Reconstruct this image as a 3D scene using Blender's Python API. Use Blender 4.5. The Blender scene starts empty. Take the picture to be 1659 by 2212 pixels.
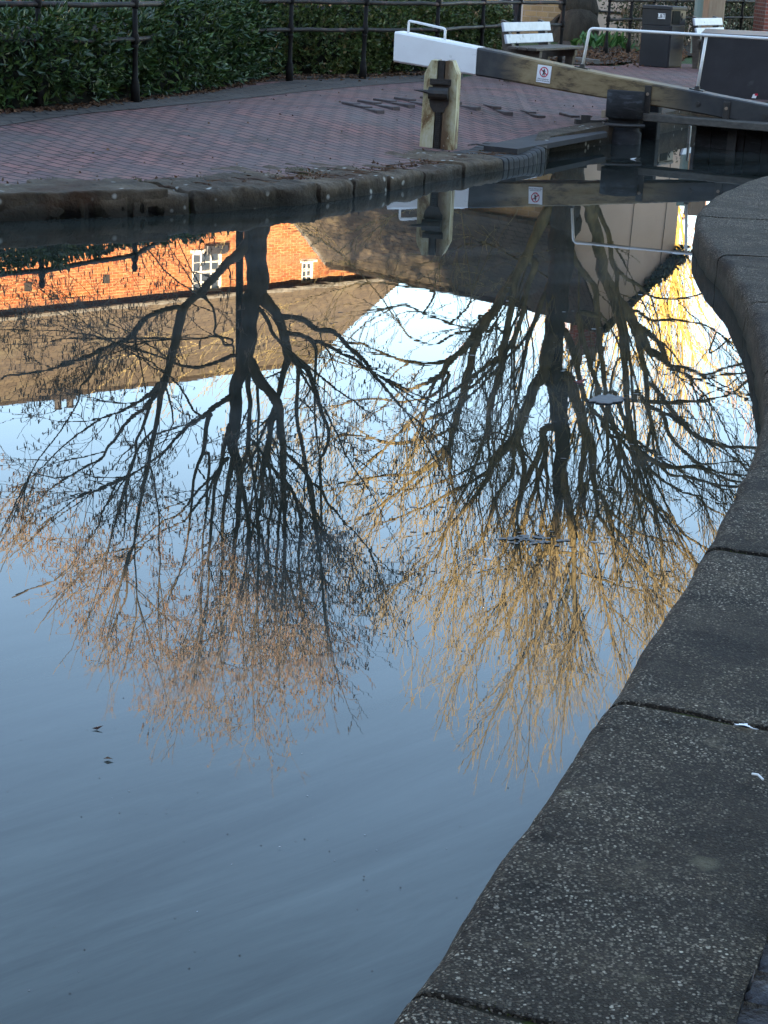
import bpy, math, random
from mathutils import Vector, Matrix, Quaternion, noise
random.seed(11)
S = bpy.context.scene
COL = S.collection
PI = math.pi
# ---------------------------------------------------------------- camera
F_PX, ROLL, CAM_H = 3800., .046, 1.8
TH = math.atan(1196. / F_PX)
def ray(x, y):
    u = x - 829.5; v = y - 1106.
    l = u*math.cos(ROLL) + v*math.sin(ROLL); d = -u*math.sin(ROLL) + v*math.cos(ROLL)
    return Vector((l/F_PX, math.cos(TH) - d/F_PX*math.sin(TH), -math.sin(TH) - d/F_PX*math.cos(TH)))
def at(x, y, z=0.):                      # the point at height z that the photo shows at x, y
    r = ray(x, y); return Vector((0, 0, CAM_H)) + r*((z - CAM_H)/r.z)
def dep(x, y, Y):                        # ... at distance Y
    r = ray(x, y); return Vector((0, 0, CAM_H)) + r*(Y/r.y)
def mir(x, y, Y):                        # the point at distance Y whose mirror image in the water is seen at x, y
    p = dep(x, y, Y); return Vector((p.x, p.y, -p.z))
def mirh(x, y, h):
    p = at(x, y, -h); return Vector((p.x, p.y, h))
cam = bpy.data.cameras.new('camera'); camo = bpy.data.objects.new('camera', cam); COL.objects.link(camo)
cam.sensor_fit = 'VERTICAL'; cam.sensor_height = 36; cam.lens = F_PX/2212*36
cam.clip_start = .05; cam.clip_end = 3000
fw = Vector((0, math.cos(TH), -math.sin(TH))); up0 = Vector((0, math.sin(TH), math.cos(TH))); rt0 = Vector((1, 0, 0))
rt = rt0*math.cos(ROLL) + up0*math.sin(ROLL); up = -rt0*math.sin(ROLL) + up0*math.cos(ROLL)
camo.matrix_world = Matrix(((rt.x, up.x, -fw.x, 0), (rt.y, up.y, -fw.y, 0), (rt.z, up.z, -fw.z, CAM_H), (0, 0, 0, 1)))
S.camera = camo
# ---------------------------------------------------------------- mesh helper
def perp(d):
    a = Vector((0, 0, 1)) if abs(d.z) < .9 else Vector((1, 0, 0))
    u = d.cross(a).normalized(); return u, d.cross(u).normalized()
class MB:
    def __init__(s): s.v = []; s.f = []; s.uv = []; s.m = []
    def face(s, pts, uv=None, m=0):
        b = len(s.v); s.v += [tuple(p) for p in pts]; s.f.append(tuple(range(b, b+len(pts))))
        s.uv.append(uv); s.m.append(m)
    def quad(s, a, b, c, d, m=0):
        a, b, c, d = map(Vector, (a, b, c, d))
        w = (b-a).length; h = (d-a).length; w2 = (c-d).length
        sh = (d-a).dot((b-a).normalized()) if w > 1e-6 else 0
        hh = math.sqrt(max(h*h-sh*sh, 0))
        s.face((a, b, c, d), [(0, 0), (w, 0), (sh+w2, hh), (sh, hh)], m)
    def box(s, c, X, Y, Z, m=0, bev=0.):
        c, X, Y, Z = Vector(c), Vector(X), Vector(Y), Vector(Z)   # half vectors
        if bev <= 0:
            P = [c+X*i+Y*j+Z*k for k in (-1, 1) for j in (-1, 1) for i in (-1, 1)]
            b = len(s.v); s.v += [tuple(p) for p in P]
            for q in ((0, 2, 3, 1), (4, 5, 7, 6), (0, 1, 5, 4), (2, 6, 7, 3), (0, 4, 6, 2), (1, 3, 7, 5)):
                s.f.append(tuple(b+i for i in q)); s.uv.append(None); s.m.append(m)
            return
        L = [X.length, Y.length, Z.length]; A = [X/L[0], Y/L[1], Z/L[2]]; bv = min(bev, min(L)*.9)
        idx = {}
        def vid(sg, ax):
            k = (sg, ax)
            if k not in idx:
                p = c.copy()
                for i in range(3): p += A[i]*sg[i]*(L[i] if i == ax else L[i]-bv)
                idx[k] = len(s.v); s.v.append(tuple(p))
            return idx[k]
        def add(q): s.f.append(tuple(q)); s.uv.append(None); s.m.append(m)
        for ax in range(3):
            o = [i for i in range(3) if i != ax]
            for sg in (-1, 1):
                q = []
                for a, b in ((-1, -1), (1, -1), (1, 1), (-1, 1)):
                    t = [0, 0, 0]; t[ax] = sg; t[o[0]] = a; t[o[1]] = b; q.append(vid(tuple(t), ax))
                flip = (sg < 0) ^ (ax == 1)
                add(q[::-1] if flip else q)
        for ax in range(3):
            o = [i for i in range(3) if i != ax]
            for a in (-1, 1):
                for b in (-1, 1):
                    t1 = [0]*3; t1[o[0]] = a; t1[o[1]] = b; t2 = t1[:]; t1[ax] = -1; t2[ax] = 1
                    add([vid(tuple(t1), o[0]), vid(tuple(t2), o[0]), vid(tuple(t2), o[1]), vid(tuple(t1), o[1])])
        for a in (-1, 1):
            for b in (-1, 1):
                for d in (-1, 1): add([vid((a, b, d), 0), vid((a, b, d), 1), vid((a, b, d), 2)])
    def tube(s, pts, rad, n=6, cap=True, m=0):
        if len(pts) < 2: return
        b = len(s.v); N = len(pts); d = (pts[1]-pts[0]).normalized(); u, w = perp(d)
        for i, p in enumerate(pts):
            nd = (pts[min(i+1, N-1)]-pts[max(i-1, 0)])
            if nd.length > 1e-9:
                nd.normalize(); q = d.rotation_difference(nd); u = q @ u; w = q @ w; d = nd
            r = rad[i] if hasattr(rad, '__len__') else rad
            for k in range(n):
                a = 2*PI*k/n; e = p + u*(r*math.cos(a)) + w*(r*math.sin(a)); s.v.append((e.x, e.y, e.z))
        for i in range(N-1):
            for k in range(n):
                k2 = (k+1) % n
                s.f.append((b+i*n+k, b+i*n+k2, b+(i+1)*n+k2, b+(i+1)*n+k)); s.uv.append(None); s.m.append(m)
        if cap:
            s.f.append(tuple(b+k for k in range(n))[::-1]); s.uv.append(None); s.m.append(m)
            s.f.append(tuple(b+(N-1)*n+k for k in range(n))); s.uv.append(None); s.m.append(m)
    def lathe(s, c, prof, n=12, m=0):       # prof (r, z)
        s.tube([Vector((c[0], c[1], c[2]+z)) for r, z in prof], [max(r, .0005) for r, z in prof], n, True, m)
    def prism(s, poly, off, m=0):
        off = Vector(off); P = [Vector(p) for p in poly]; Q = [p+off for p in P]
        s.face(P[::-1], None, m); s.face(Q, None, m)
        for i in range(len(P)):
            j = (i+1) % len(P); s.face((P[i], P[j], Q[j], Q[i]), None, m)
    def build(s, name, mats, parent=None, smooth=False):
        me = bpy.data.meshes.new(name); me.from_pydata(s.v, [], s.f)
        if not isinstance(mats, (list, tuple)): mats = [mats]
        for x in mats: me.materials.append(x)
        if len(mats) > 1: me.polygons.foreach_set('material_index', s.m)
        if any(u is not None for u in s.uv):
            l = me.uv_layers.new(name='UVMap'); k = 0; buf = []
            for f, u in zip(s.f, s.uv):
                for i in range(len(f)): buf += (u[i] if u else (0, 0))
            l.data.foreach_set('uv', buf)
        if smooth: me.polygons.foreach_set('use_smooth', [True]*len(me.polygons))
        me.update()
        o = bpy.data.objects.new(name, me); COL.objects.link(o)
        if parent:
            o.parent = parent
            if parent.type == 'EMPTY': o.matrix_parent_inverse = Matrix.Translation(-parent.location)
            else: o.matrix_parent_inverse = parent.matrix_world.inverted() if False else Matrix.Identity(4)
        return o
def tag(o, label, cat, group=None, kind=None):
    if label: o['label'] = label
    if cat: o['category'] = cat
    if group: o['group'] = group
    if kind: o['kind'] = kind
    return o
def thing(name, label, cat, loc=(0, 0, 0), group=None):
    o = bpy.data.objects.new(name, None); COL.objects.link(o); o.location = loc; o.empty_display_size = .2
    return tag(o, label, cat, group)
def struct(o): o['kind'] = 'structure'; return o
def rnd(a, b): return random.uniform(a, b)
# ---------------------------------------------------------------- materials
class NT:
    def __init__(s, name):
        s.mat = bpy.data.materials.new(name); s.mat.use_nodes = True; s.t = s.mat.node_tree; s.t.nodes.clear()
        s.out = s.n('ShaderNodeOutputMaterial'); s.p = s.n('ShaderNodeBsdfPrincipled'); s.l(s.p.outputs[0], s.out.inputs[0])
    def n(s, ty, **k):
        x = s.t.nodes.new(ty)
        for a, b in k.items():
            if a.startswith('i_'): x.inputs[a[2:].replace('_', ' ')].default_value = b
            else: setattr(x, a, b)
        return x
    def l(s, a, b): s.t.links.new(a, b)
    def coord(s, out='Object', scale=(1, 1, 1), rot=(0, 0, 0)):
        c = s.n('ShaderNodeTexCoord'); m = s.n('ShaderNodeMapping'); m.inputs['Scale'].default_value = scale; m.inputs['Rotation'].default_value = rot
        s.l(c.outputs[out], m.inputs[0]); return m.outputs[0]
    def along(s, ang, k):
        c = s.n('ShaderNodeTexCoord'); m = s.n('ShaderNodeMapping', vector_type='TEXTURE'); m.inputs['Scale'].default_value = (k, 1, 1); m.inputs['Rotation'].default_value = (0, 0, ang); s.l(c.outputs['Object'], m.inputs[0]); return m.outputs[0]
    def noise(s, co, scale, detail=5, rough=.6, dist=0.):
        x = s.n('ShaderNodeTexNoise'); x.inputs['Scale'].default_value = scale; x.inputs['Detail'].default_value = detail
        x.inputs['Roughness'].default_value = rough; x.inputs['Distortion'].default_value = dist; s.l(co, x.inputs['Vector']); return x.outputs['Fac']
    def ramp(s, fac, stops):
        x = s.n('ShaderNodeValToRGB'); e = x.color_ramp.elements
        while len(e) < len(stops): e.new(.5)
        for i, (p, c) in enumerate(stops): e[i].position = p; e[i].color = (*c, 1) if hasattr(c, '__len__') else (c, c, c, 1)
        s.l(fac, x.inputs[0]); return x.outputs[0]
    def mix(s, f, a, b, mode='MIX'):
        x = s.n('ShaderNodeMix', data_type='RGBA', blend_type=mode)
        for v, i in ((f, 0), (a, 6), (b, 7)):
            if hasattr(v, 'node'): s.l(v, x.inputs[i])
            else: x.inputs[i].default_value = v if i == 0 else (*v, 1)
        return x.outputs[2]
    def math(s, op, a, b=0.):
        x = s.n('ShaderNodeMath', operation=op)
        for v, i in ((a, 0), (b, 1)):
            if hasattr(v, 'node'): s.l(v, x.inputs[i])
            else: x.inputs[i].default_value = v
        return x.outputs[0]
    def bump(s, h, strength=.5, dist=.01, prev=None):
        x = s.n('ShaderNodeBump'); x.inputs['Strength'].default_value = strength; x.inputs['Distance'].default_value = dist
        s.l(h, x.inputs['Height'])
        if prev is not None: s.l(prev, x.inputs['Normal'])
        return x.outputs[0]
    def done(s, col=None, rough=.8, normal=None, spec=.5, metal=0.):
        for v, k in ((col, 'Base Color'), (rough, 'Roughness'), (normal, 'Normal'), (spec, 'Specular IOR Level'), (metal, 'Metallic')):
            if v is None: continue
            if hasattr(v, 'node'): s.l(v, s.p.inputs[k])
            else: s.p.inputs[k].default_value = (*v, 1) if k == 'Base Color' else v
        return s.mat
def simple(name, c1, c2, scale=6, rough=.7, bump=.3, dist=.006, stretch=(1, 1, 1), c3=None, s3=2., t3=.62, spec=.4, metal=0., detail=6):
    t = NT(name); co = t.coord('Object', stretch)
    n = t.noise(co, scale, detail); col = t.ramp(n, [(.3, c1), (.7, c2)])
    if c3 is not None:
        n2 = t.noise(co, s3, 6, .65, .4); f = t.ramp(n2, [(t3-.05, 0.), (t3+.06, 1.)]); col = t.mix(f, col, c3)
    nb = t.noise(co, scale*4, 4)
    return t.done(col, rough, t.bump(nb, bump, dist) if bump else None, spec, metal)
def island(name, stops, rough=.5, spec=.5, transl=0., cs=3.):     # leaf materials: each leaf its own tone
    t = NT(name); g = t.n('ShaderNodeNewGeometry'); co = t.coord('Object')
    r = g.outputs['Random Per Island']; n = t.noise(co, cs, 3)
    f = t.math('ADD', t.math('MULTIPLY', r, .6), t.math('MULTIPLY', n, .45))
    t.done(t.ramp(f, stops), rough, None, spec)
    if transl:
        t.p.inputs['Subsurface Weight'].default_value = 0.
    return t.mat
def brickmat(name, c1, c2, mortar, w=.225, h=.075, ms=.01, co=None, var=.5, rough=.85, rot=0., bump=.5, off=.5, extra=None, sq=None, dirt=None):
    t = NT(name)
    co = t.coord('UV' if co is None else co, (1, 1, 1), (0, 0, rot))
    b = t.n('ShaderNodeTexBrick'); t.l(co, b.inputs['Vector'])
    b.offset = off; b.inputs['Scale'].default_value = 1; b.inputs['Brick Width'].default_value = w; b.inputs['Row Height'].default_value = h
    b.inputs['Mortar Size'].default_value = ms; b.inputs['Mortar Smooth'].default_value = .25; b.inputs['Bias'].default_value = 0
    b.inputs['Color1'].default_value = (*c1, 1); b.inputs['Color2'].default_value = (*c2, 1); b.inputs['Mortar'].default_value = (*mortar, 1)
    n = t.noise(co, 2.2, 6); n2 = t.noise(co, 30, 4)
    col = t.mix(var, b.outputs['Color'], t.ramp(n, [(.25, .35), (.75, .75)]), 'OVERLAY')
    col = t.mix(.5, col, t.ramp(n2, [(.3, .4), (.7, .62)]), 'OVERLAY')
    if dirt:
        f = t.ramp(t.noise(co, dirt[1], 7, .65), [(dirt[2]-.06, 0.), (dirt[2]+.08, 1.)]); col = t.mix(f, col, dirt[0])
    hgt = t.math('SUBTRACT', t.math('MULTIPLY', n2, .3), b.outputs['Fac'])
    return t.done(col, rough, t.bump(hgt, bump, .008), .3)
M = {}
M['bark'] = simple('grey_green_bark', (.035, .030, .019), (.11, .085, .052), 7, .95, .7, .02, (1, 1, .3), (.036, .037, .020), 1.2, .62)
M['bark_lime'] = simple('sunlit_olive_bark', (.055, .046, .022), (.20, .152, .066), 6, .95, .7, .02, (1, 1, .35), (.055, .052, .022), 1.0, .62)  # brighter bark copy for the limbs, sunlight put into the colour
M['bark_trunk'] = simple('shaded_trunk_bark', (.022, .018, .013), (.065, .052, .036), 7, .95, .8, .03, (1, 1, .3), (.03, .03, .017), 1.2, .62)  # darker bark copy for the trunks, their shade put into the colour
M['twig'] = simple('twig_bark', (.11, .088, .062), (.25, .20, .14), 3, .9, 0)
M['limetwig'] = simple('sunlit_twig_bark', (.13, .105, .05), (.33, .26, .12), 6, .95, 0)  # gold of the low sun put into the twig colour
M['catkin'] = island('catkin_brown', [(.2, (.11, .070, .052)), (.8, (.25, .172, .12))], .8, .2)
M['iron'] = simple('black_iron', (.005, .0045, .004), (.013, .011, .010), 14, .75, .4, .004, (1, 1, 1), (.07, .022, .018), 5, .66, .2)
M['rail'] = simple('worn_rail_paint', (.007, .006, .006), (.020, .017, .016), 20, .65, .3, .003, (1, 1, 1), (.10, .055, .05), 6, .6, .35)
M['white'] = simple('white_gloss_paint', (.76, .73, .69), (.82, .80, .76), 5, .4, .1, .002, (1, 1, 1), (.50, .48, .43), 6, .67, .5)
M['soil'] = simple('dark_soil', (.02, .016, .012), (.06, .045, .03), 9, .95, 1, .03)
M['grass'] = simple('short_grass', (.02, .045, .012), (.06, .11, .03), 14, .9, 1, .04)
M['black'] = simple('tarred_timber', (.008, .0075, .0075), (.022, .02, .02), 8, .85, .5, .006, (1, 1, 4), (.045, .046, .05), 3.5, .6, .4)
M['binblack'] = simple('black_plastic', (.014, .014, .017), (.022, .022, .026), 3, .4, .1, .002, (1, 1, 1), (.05, .05, .05), 2.2, .72)
M['steel'] = simple('scuffed_black_steel', (.010, .010, .012), (.026, .025, .028), 3, .55, .2, .003, (1, 1, 1), (.045, .044, .046), 4.5, .66, .5)
M['conc'] = simple('grey_concrete', (.08, .075, .066), (.16, .15, .13), 9, .85, .4, .006)
M['wood'] = simple('bench_timber', (.05, .04, .03), (.10, .075, .055), 5, .6, .4, .005, (1, 6, 6))
M['white_slat'] = simple('patchy_white_slat', (.40, .41, .44), (.52, .53, .56), 8, .4, .3, .004, (1, 1, 1), (.10, .09, .085), 9, .66, .6)  # white with darker patches
M['slate_dark'] = simple('dark_fittings', (.01, .009, .008), (.035, .027, .02), 20, .55, .6, .006, (1, 1, 1), (.08, .035, .015), 9, .68, .5)
M['tan'] = simple('tan_timber', (.22, .15, .10), (.33, .24, .16), 4, .8, .4, .005, (4, 4, .6))
M['cream'] = simple('cream_render', (.62, .47, .36), (.70, .54, .42), 1.2, .9, .25, .004, (1, 1, 1), (.56, .42, .33), .5, .62, .2)
M['fasc'] = simple('white_joinery', (.42, .40, .37), (.55, .53, .49), 4, .5, 0)
M['red'] = simple('sign_red', (.45, .01, .04), (.5, .015, .05), 3, .4, 0)
M['signblack'] = simple('sign_black', (.012, .012, .014), (.02, .02, .022), 3, .4, 0)
M['signwhite'] = simple('sign_white', (.74, .73, .72), (.78, .77, .76), 4, .35, 0)
M['laurel'] = island('laurel_leaf', [(.15, (.011, .028, .009)), (.5, (.030, .065, .018)), (.82, (.075, .125, .026)), (.95, (.20, .21, .04))], .36, .45)
M['shrubleaf'] = island('small_shrub_leaf', [(.12, (.018, .036, .010)), (.45, (.055, .095, .024)), (.72, (.11, .145, .038)), (.90, (.22, .12, .065))], .42, .45)
M['ivy'] = island('ivy_leaf', [(.2, (.008, .016, .006)), (.6, (.03, .05, .015)), (.9, (.10, .08, .03))], .5, .4)
M['plantleaf'] = island('broad_leaf', [(.2, (.02, .07, .015)), (.8, (.07, .16, .04))], .45, .4)
M['litter'] = island('dead_leaf', [(.1, (.03, .018, .012)), (.5, (.09, .05, .03)), (.85, (.20, .11, .06)), (.98, (.36, .27, .16))], .85, .2)
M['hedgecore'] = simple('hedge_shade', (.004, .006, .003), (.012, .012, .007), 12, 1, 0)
M['willow'] = island('willow_twig', [(.1, (.24, .16, .04)), (.6, (.42, .29, .07)), (.95, (.45, .30, .12))], .7, .2, 0, .3)
M['birch'] = island('pink_twig', [(.1, (.22, .13, .12)), (.6, (.40, .27, .25)), (.95, (.52, .42, .40))], .8, .2, 0, .3)
M['moss'] = island('moss_blade', [(.1, (.02, .03, .006)), (.6, (.06, .075, .012)), (.95, (.12, .12, .03))], .9, .1)
M['glass'] = simple('window_glass', (.02, .024, .03), (.035, .04, .05), 1.5, .06, 0, 0, spec=.8)
M['foam'] = simple('foam', (.08, .08, .08), (.15, .147, .142), 30, .8, .5, .004)
M['house_brick'] = brickmat('orange_brick', (.235, .070, .020), (.16, .047, .018), (.27, .15, .07), .225, .075, .011, var=.35, dirt=((.27, .12, .04), 1.3, .62))
M['stone_brick'] = brickmat('buff_stone', (.34, .24, .12), (.22, .16, .09), (.30, .24, .17), .33, .12, .012, var=.5)
M['red_brick'] = brickmat('red_brick', (.26, .07, .045), (.16, .05, .04), (.25, .2, .17), .225, .075, .011, var=.4)
M['back_brick'] = brickmat('shadow_block_brick', (.22, .09, .06), (.16, .07, .05), (.25, .2, .17), .225, .075, .011, var=.4)
M['tiles'] = brickmat('clay_roof_tiles', (.095, .072, .044), (.072, .054, .036), (.03, .022, .015), .28, .17, .010, var=.5, bump=.9, dirt=((.11, .09, .055), .8, .6))
M['tiles_dark'] = brickmat('old_roof_tiles', (.070, .056, .036), (.05, .04, .028), (.018, .014, .010), .28, .17, .012, var=.6, bump=1., dirt=((.085, .07, .04), 1.2, .6))
# brick paving
def paving(name, c1, c2, mortar, w, h, rot, dirt, wet=.72):
    t = NT(name); co = t.coord('Object', (1, 1, 1), (0, 0, rot))
    wob = t.n('ShaderNodeTexNoise'); wob.inputs['Scale'].default_value = 1.3; t.l(co, wob.inputs['Vector'])
    ad = t.n('ShaderNodeVectorMath', operation='MULTIPLY_ADD'); t.l(wob.outputs['Color'], ad.inputs[0]); ad.inputs[1].default_value = (.03, .03, 0); t.l(co, ad.inputs[2])
    b = t.n('ShaderNodeTexBrick'); t.l(ad.outputs[0], b.inputs['Vector'])
    for k, v in (('Scale', 1), ('Brick Width', w), ('Row Height', h), ('Mortar Size', .011), ('Mortar Smooth', .2)): b.inputs[k].default_value = v
    b.inputs['Color1'].default_value = (*c1, 1); b.inputs['Color2'].default_value = (*c2, 1); b.inputs['Mortar'].default_value = (*mortar, 1)
    col = b.outputs['Color']
    big = t.noise(co, .55, 5); col = t.mix(.8, col, t.ramp(big, [(.3, (.36, .37, .41)), (.7, (.62, .54, .51))]), 'OVERLAY')
    fine = t.noise(co, 60, 3); col = t.mix(.45, col, t.ramp(fine, [(.3, .38), (.7, .62)]), 'OVERLAY')
    d = t.ramp(t.noise(co, 1.7, 8, .7), [(.54, 0.), (.72, .85)]); col = t.mix(d, col, dirt)
    du = t.ramp(t.noise(co, .9, 9, .72), [(.40, 0.), (.70, .55)]); col = t.mix(du, col, (.135, .115, .10))
    hgt = t.math('SUBTRACT', t.math('MULTIPLY', fine, .25), b.outputs['Fac'])
    tilt = t.noise(co, 5.5, 2); hgt = t.math('ADD', hgt, t.math('MULTIPLY', tilt, .9))
    return t.done(col, t.ramp(big, [(.3, wet-.08), (.7, wet+.15)]), t.bump(hgt, 1., .02), .22)
M['paving'] = paving('brick_pavers', (.235, .116, .098), (.125, .082, .078), (.018, .014, .011), .225, .1125, math.radians(45), (.05, .043, .030))
M['edging'] = paving('grey_pavers', (.088, .077, .064), (.062, .055, .048), (.025, .022, .02), .30, .20, math.radians(-24), (.045, .043, .038))
# sandstone and exposed aggregate
def sandstone():
    t = NT('weathered_sandstone'); co = t.coord('Object')
    n = t.noise(co, 4, 7, .65); col = t.ramp(n, [(.25, (.020, .016, .012)), (.5, (.070, .055, .040)), (.75, (.13, .105, .078))])
    f = t.ramp(t.noise(co, 1.6, 7, .6), [(.56, 0.), (.68, 1.)]); col = t.mix(f, col, (.055, .030, .017))
    oi = t.n('ShaderNodeObjectInfo'); col = t.mix(1., col, t.ramp(oi.outputs['Random'], [(0., (.85, .78, .68)), (1., (1.55, 1.38, 1.16))]), 'MULTIPLY')
    geo = t.n('ShaderNodeNewGeometry'); sx = t.n('ShaderNodeSeparateXYZ'); t.l(geo.outputs['Position'], sx.inputs[0])
    wet = t.ramp(t.math('ADD', sx.outputs[2], t.math('MULTIPLY', t.noise(co, 5, 4), .06)), [(.055, 1.), (.135, 0.)]); col = t.mix(t.math('MULTIPLY', wet, .85), col, (.018, .016, .011))
    ms = t.ramp(t.noise(co, 3.1, 8, .7), [(.60, 0.), (.72, .75)]); col = t.mix(ms, col, (.026, .025, .008))
    ck = t.n('ShaderNodeTexVoronoi', feature='DISTANCE_TO_EDGE'); ck.inputs['Scale'].default_value = 2.3; cd = t.n('ShaderNodeVectorMath', operation='MULTIPLY_ADD'); nz = t.n('ShaderNodeTexNoise'); nz.inputs['Scale'].default_value = 5; nz.inputs['Detail'].default_value = 5; t.l(co, nz.inputs['Vector']); t.l(nz.outputs['Color'], cd.inputs[0]); cd.inputs[1].default_value = (.35, .35, .35); t.l(co, cd.inputs[2]); t.l(cd.outputs[0], ck.inputs['Vector'])
    cr_ = t.math('MULTIPLY', t.ramp(ck.outputs['Distance'], [(.0, 1.), (.012, 0.)]), t.ramp(t.noise(co, 1.3, 3), [(.5, 0.), (.55, 1.)])); col = t.mix(cr_, col, (.008, .007, .006))
    v = t.n('ShaderNodeTexVoronoi'); v.inputs['Scale'].default_value = 9; t.l(co, v.inputs['Vector'])
    li = t.math('MULTIPLY', t.ramp(v.outputs['Distance'], [(.12, 1.), (.24, 0.)]), t.ramp(t.noise(co, 1.1, 3), [(.48, 0.), (.53, 1.)]))
    col = t.mix(li, col, (.42, .40, .35))
    b = t.bump(t.noise(co, 24, 7, .75), 1., .02, t.bump(n, 1., .05))
    return t.done(col, .8, b, .25)
M['sandstone'] = sandstone()
M['bluebrick'] = simple('blue_engineering_brick', (.010, .009, .009), (.026, .023, .022), 12, .75, .4, .004, (1, 1, 1), (.09, .085, .07), 5, .62, .5)
def aggregate():
    t = NT('exposed_aggregate'); co = t.coord('Object')
    out = None
    big = t.noise(co, 3.2, 6, .6); base = t.ramp(big, [(.3, (.009, .0078, .0064)), (.7, (.027, .0235, .019))])
    fine = t.noise(co, 120, 4, .7); base = t.mix(.8, base, t.ramp(fine, [(.3, .3), (.7, .72)]), 'OVERLAY')
    bare = t.ramp(t.noise(co, 2.6, 6, .65), [(.36, .35), (.58, 1.)])
    hs = None
    for sc, thr, keep in ((175, .60, .85), (105, .50, .30)):
        v = t.n('ShaderNodeTexVoronoi'); v.inputs['Scale'].default_value = sc; v.inputs['Randomness'].default_value = 1; t.l(co, v.inputs['Vector'])
        sep = t.n('ShaderNodeSeparateColor'); t.l(v.outputs['Color'], sep.inputs[0])
        blob = t.ramp(v.outputs['Distance'], [(thr-.14, 1.), (thr, 0.)])
        on = t.ramp(sep.outputs[0], [(1-keep-.02, 0.), (1-keep+.02, 1.)])
        m = t.math('MULTIPLY', blob, on)
        tone = t.ramp(sep.outputs[1], [(.0, (.010, .009, .008)), (.25, (.028, .0245, .021)), (.50, (.062, .055, .046)), (.72, (.105, .096, .081)), (.88, (.165, .152, .13)), (.96, (.26, .245, .21)), (1., (.40, .38, .33))])
        base = t.mix(t.math('MULTIPLY', m, bare), base, tone); hs = m if hs is None else t.math('MAXIMUM', hs, m)
    li = t.ramp(t.noise(co, 5.5, 7, .72), [(.58, 0.), (.72, .7)]); base = t.mix(li, base, (.135, .122, .094))
    lv = t.n('ShaderNodeTexVoronoi'); lv.inputs['Scale'].default_value = 4.2; t.l(co, lv.inputs['Vector']); ls_ = t.n('ShaderNodeSeparateColor'); t.l(lv.outputs['Color'], ls_.inputs[0])
    ld = t.math('ADD', lv.outputs['Distance'], t.math('MULTIPLY', t.noise(co, 30, 4, .7), .16)); spot = t.math('MULTIPLY', t.ramp(ld, [(.15, .8), (.23, 0.)]), t.ramp(ls_.outputs[0], [(.60, 0.), (.62, 1.)])); base = t.mix(spot, base, (.15, .145, .105))
    dk = t.ramp(t.noise(co, 1.9, 6, .65), [(.36, .75), (.50, 0.)]); base = t.mix(dk, base, (.011, .010, .010))
    oi = t.n('ShaderNodeObjectInfo'); base = t.mix(1., base, t.ramp(oi.outputs['Random'], [(0., (1.22, 1.10, .97)), (1., (1.60, 1.44, 1.26))]), 'MULTIPLY')
    geo = t.n('ShaderNodeNewGeometry'); sx = t.n('ShaderNodeSeparateXYZ'); t.l(geo.outputs['Position'], sx.inputs[0])
    edge = t.ramp(t.math('ADD', sx.outputs[2], t.math('MULTIPLY', t.noise(co, 14, 4), .05)), [(.10, 1.), (.19, 0.)])
    base = t.mix(t.math('MULTIPLY', edge, .75), base, t.ramp(t.noise(co, 16, 6, .7), [(.3, (.03, .024, .018)), (.7, (.13, .105, .08))]))
    wet = t.ramp(t.math('ADD', sx.outputs[2], t.math('MULTIPLY', t.noise(co, 6, 4), .05)), [(.03, 1.), (.09, 0.)]); base = t.mix(wet, base, (.03, .03, .02))
    b = t.bump(t.math('ADD', hs, fine), 1., .005, t.bump(t.noise(co, 22, 5, .7), .5, .012))
    return t.done(base, .8, b, .15)
M['aggregate'] = aggregate()
M['sett'] = simple('blue_grey_sett', (.018, .017, .018), (.05, .047, .047), 22, .55, .8, .008, (1, 1, 1), (.13, .13, .13), 14, .62, .5)
M['mossjoint'] = simple('mossy_joint', (.022, .018, .012), (.055, .046, .03), 25, .95, 1, .01, (1, 1, 1), (.055, .07, .012), 9, .5, .2)
def beam():
    t = NT('weathered_beam_paint'); co = t.coord('Object')
    ob = t.n('ShaderNodeTexCoord'); sx = t.n('ShaderNodeSeparateXYZ'); t.l(ob.outputs['Object'], sx.inputs[0])
    st = t.coord('Object', (.55, 3, 4.)); n = t.noise(st, 2.2, 8, .68, .3)
    worn = t.ramp(n, [(.30, (.022, .017, .012)), (.39, (.085, .055, .025)), (.48, (.215, .148, .068)), (.70, (.29, .22, .115))])
    # paint is worn off between the white end and the gate only
    xr = t.ramp(t.math('DIVIDE', t.math('ADD', sx.outputs[0], t.math('MULTIPLY', t.noise(co, 3.0, 5), .35)), 5.), [(.24, 0.), (.30, 1.), (.54, 1.), (.66, 0.)])
    col = t.mix(xr, t.ramp(t.noise(co, 5, 6), [(.3, (.018, .018, .02)), (.7, (.05, .047, .042))]), worn)
    return t.done(col, .6, t.bump(n, .5, .008), .45)
M['beam'] = beam()
def postpaint():
    t = NT('rust_stained_post_paint'); co = t.coord('Object', (1, 1, .35))
    n = t.noise(co, 9, 8, .7, .5); col = t.ramp(n, [(.30, (.06, .03, .014)), (.42, (.20, .125, .055)), (.50, (.42, .36, .20)), (.64, (.52, .48, .34))])
    gx = t.n('ShaderNodeSeparateXYZ'); t.l(t.coord('Object'), gx.inputs[0]); dx = t.math('ABSOLUTE', t.math('SUBTRACT', gx.outputs[0], .385)); dx = t.math('ADD', dx, t.math('MULTIPLY', t.noise(co, 7, 6), .10)); rs = t.ramp(dx, [(.075, .9), (.14, 0.)]); col = t.mix(rs, col, (.085, .042, .02))
    n2 = t.noise(t.coord('Object'), 22, 6, .7); col = t.mix(t.ramp(n2, [(.62, 0.), (.70, .8)]), col, (.62, .58, .44))
    return t.done(col, .75, t.bump(n2, .7, .006), .35)
M['postpaint'] = postpaint()
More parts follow.
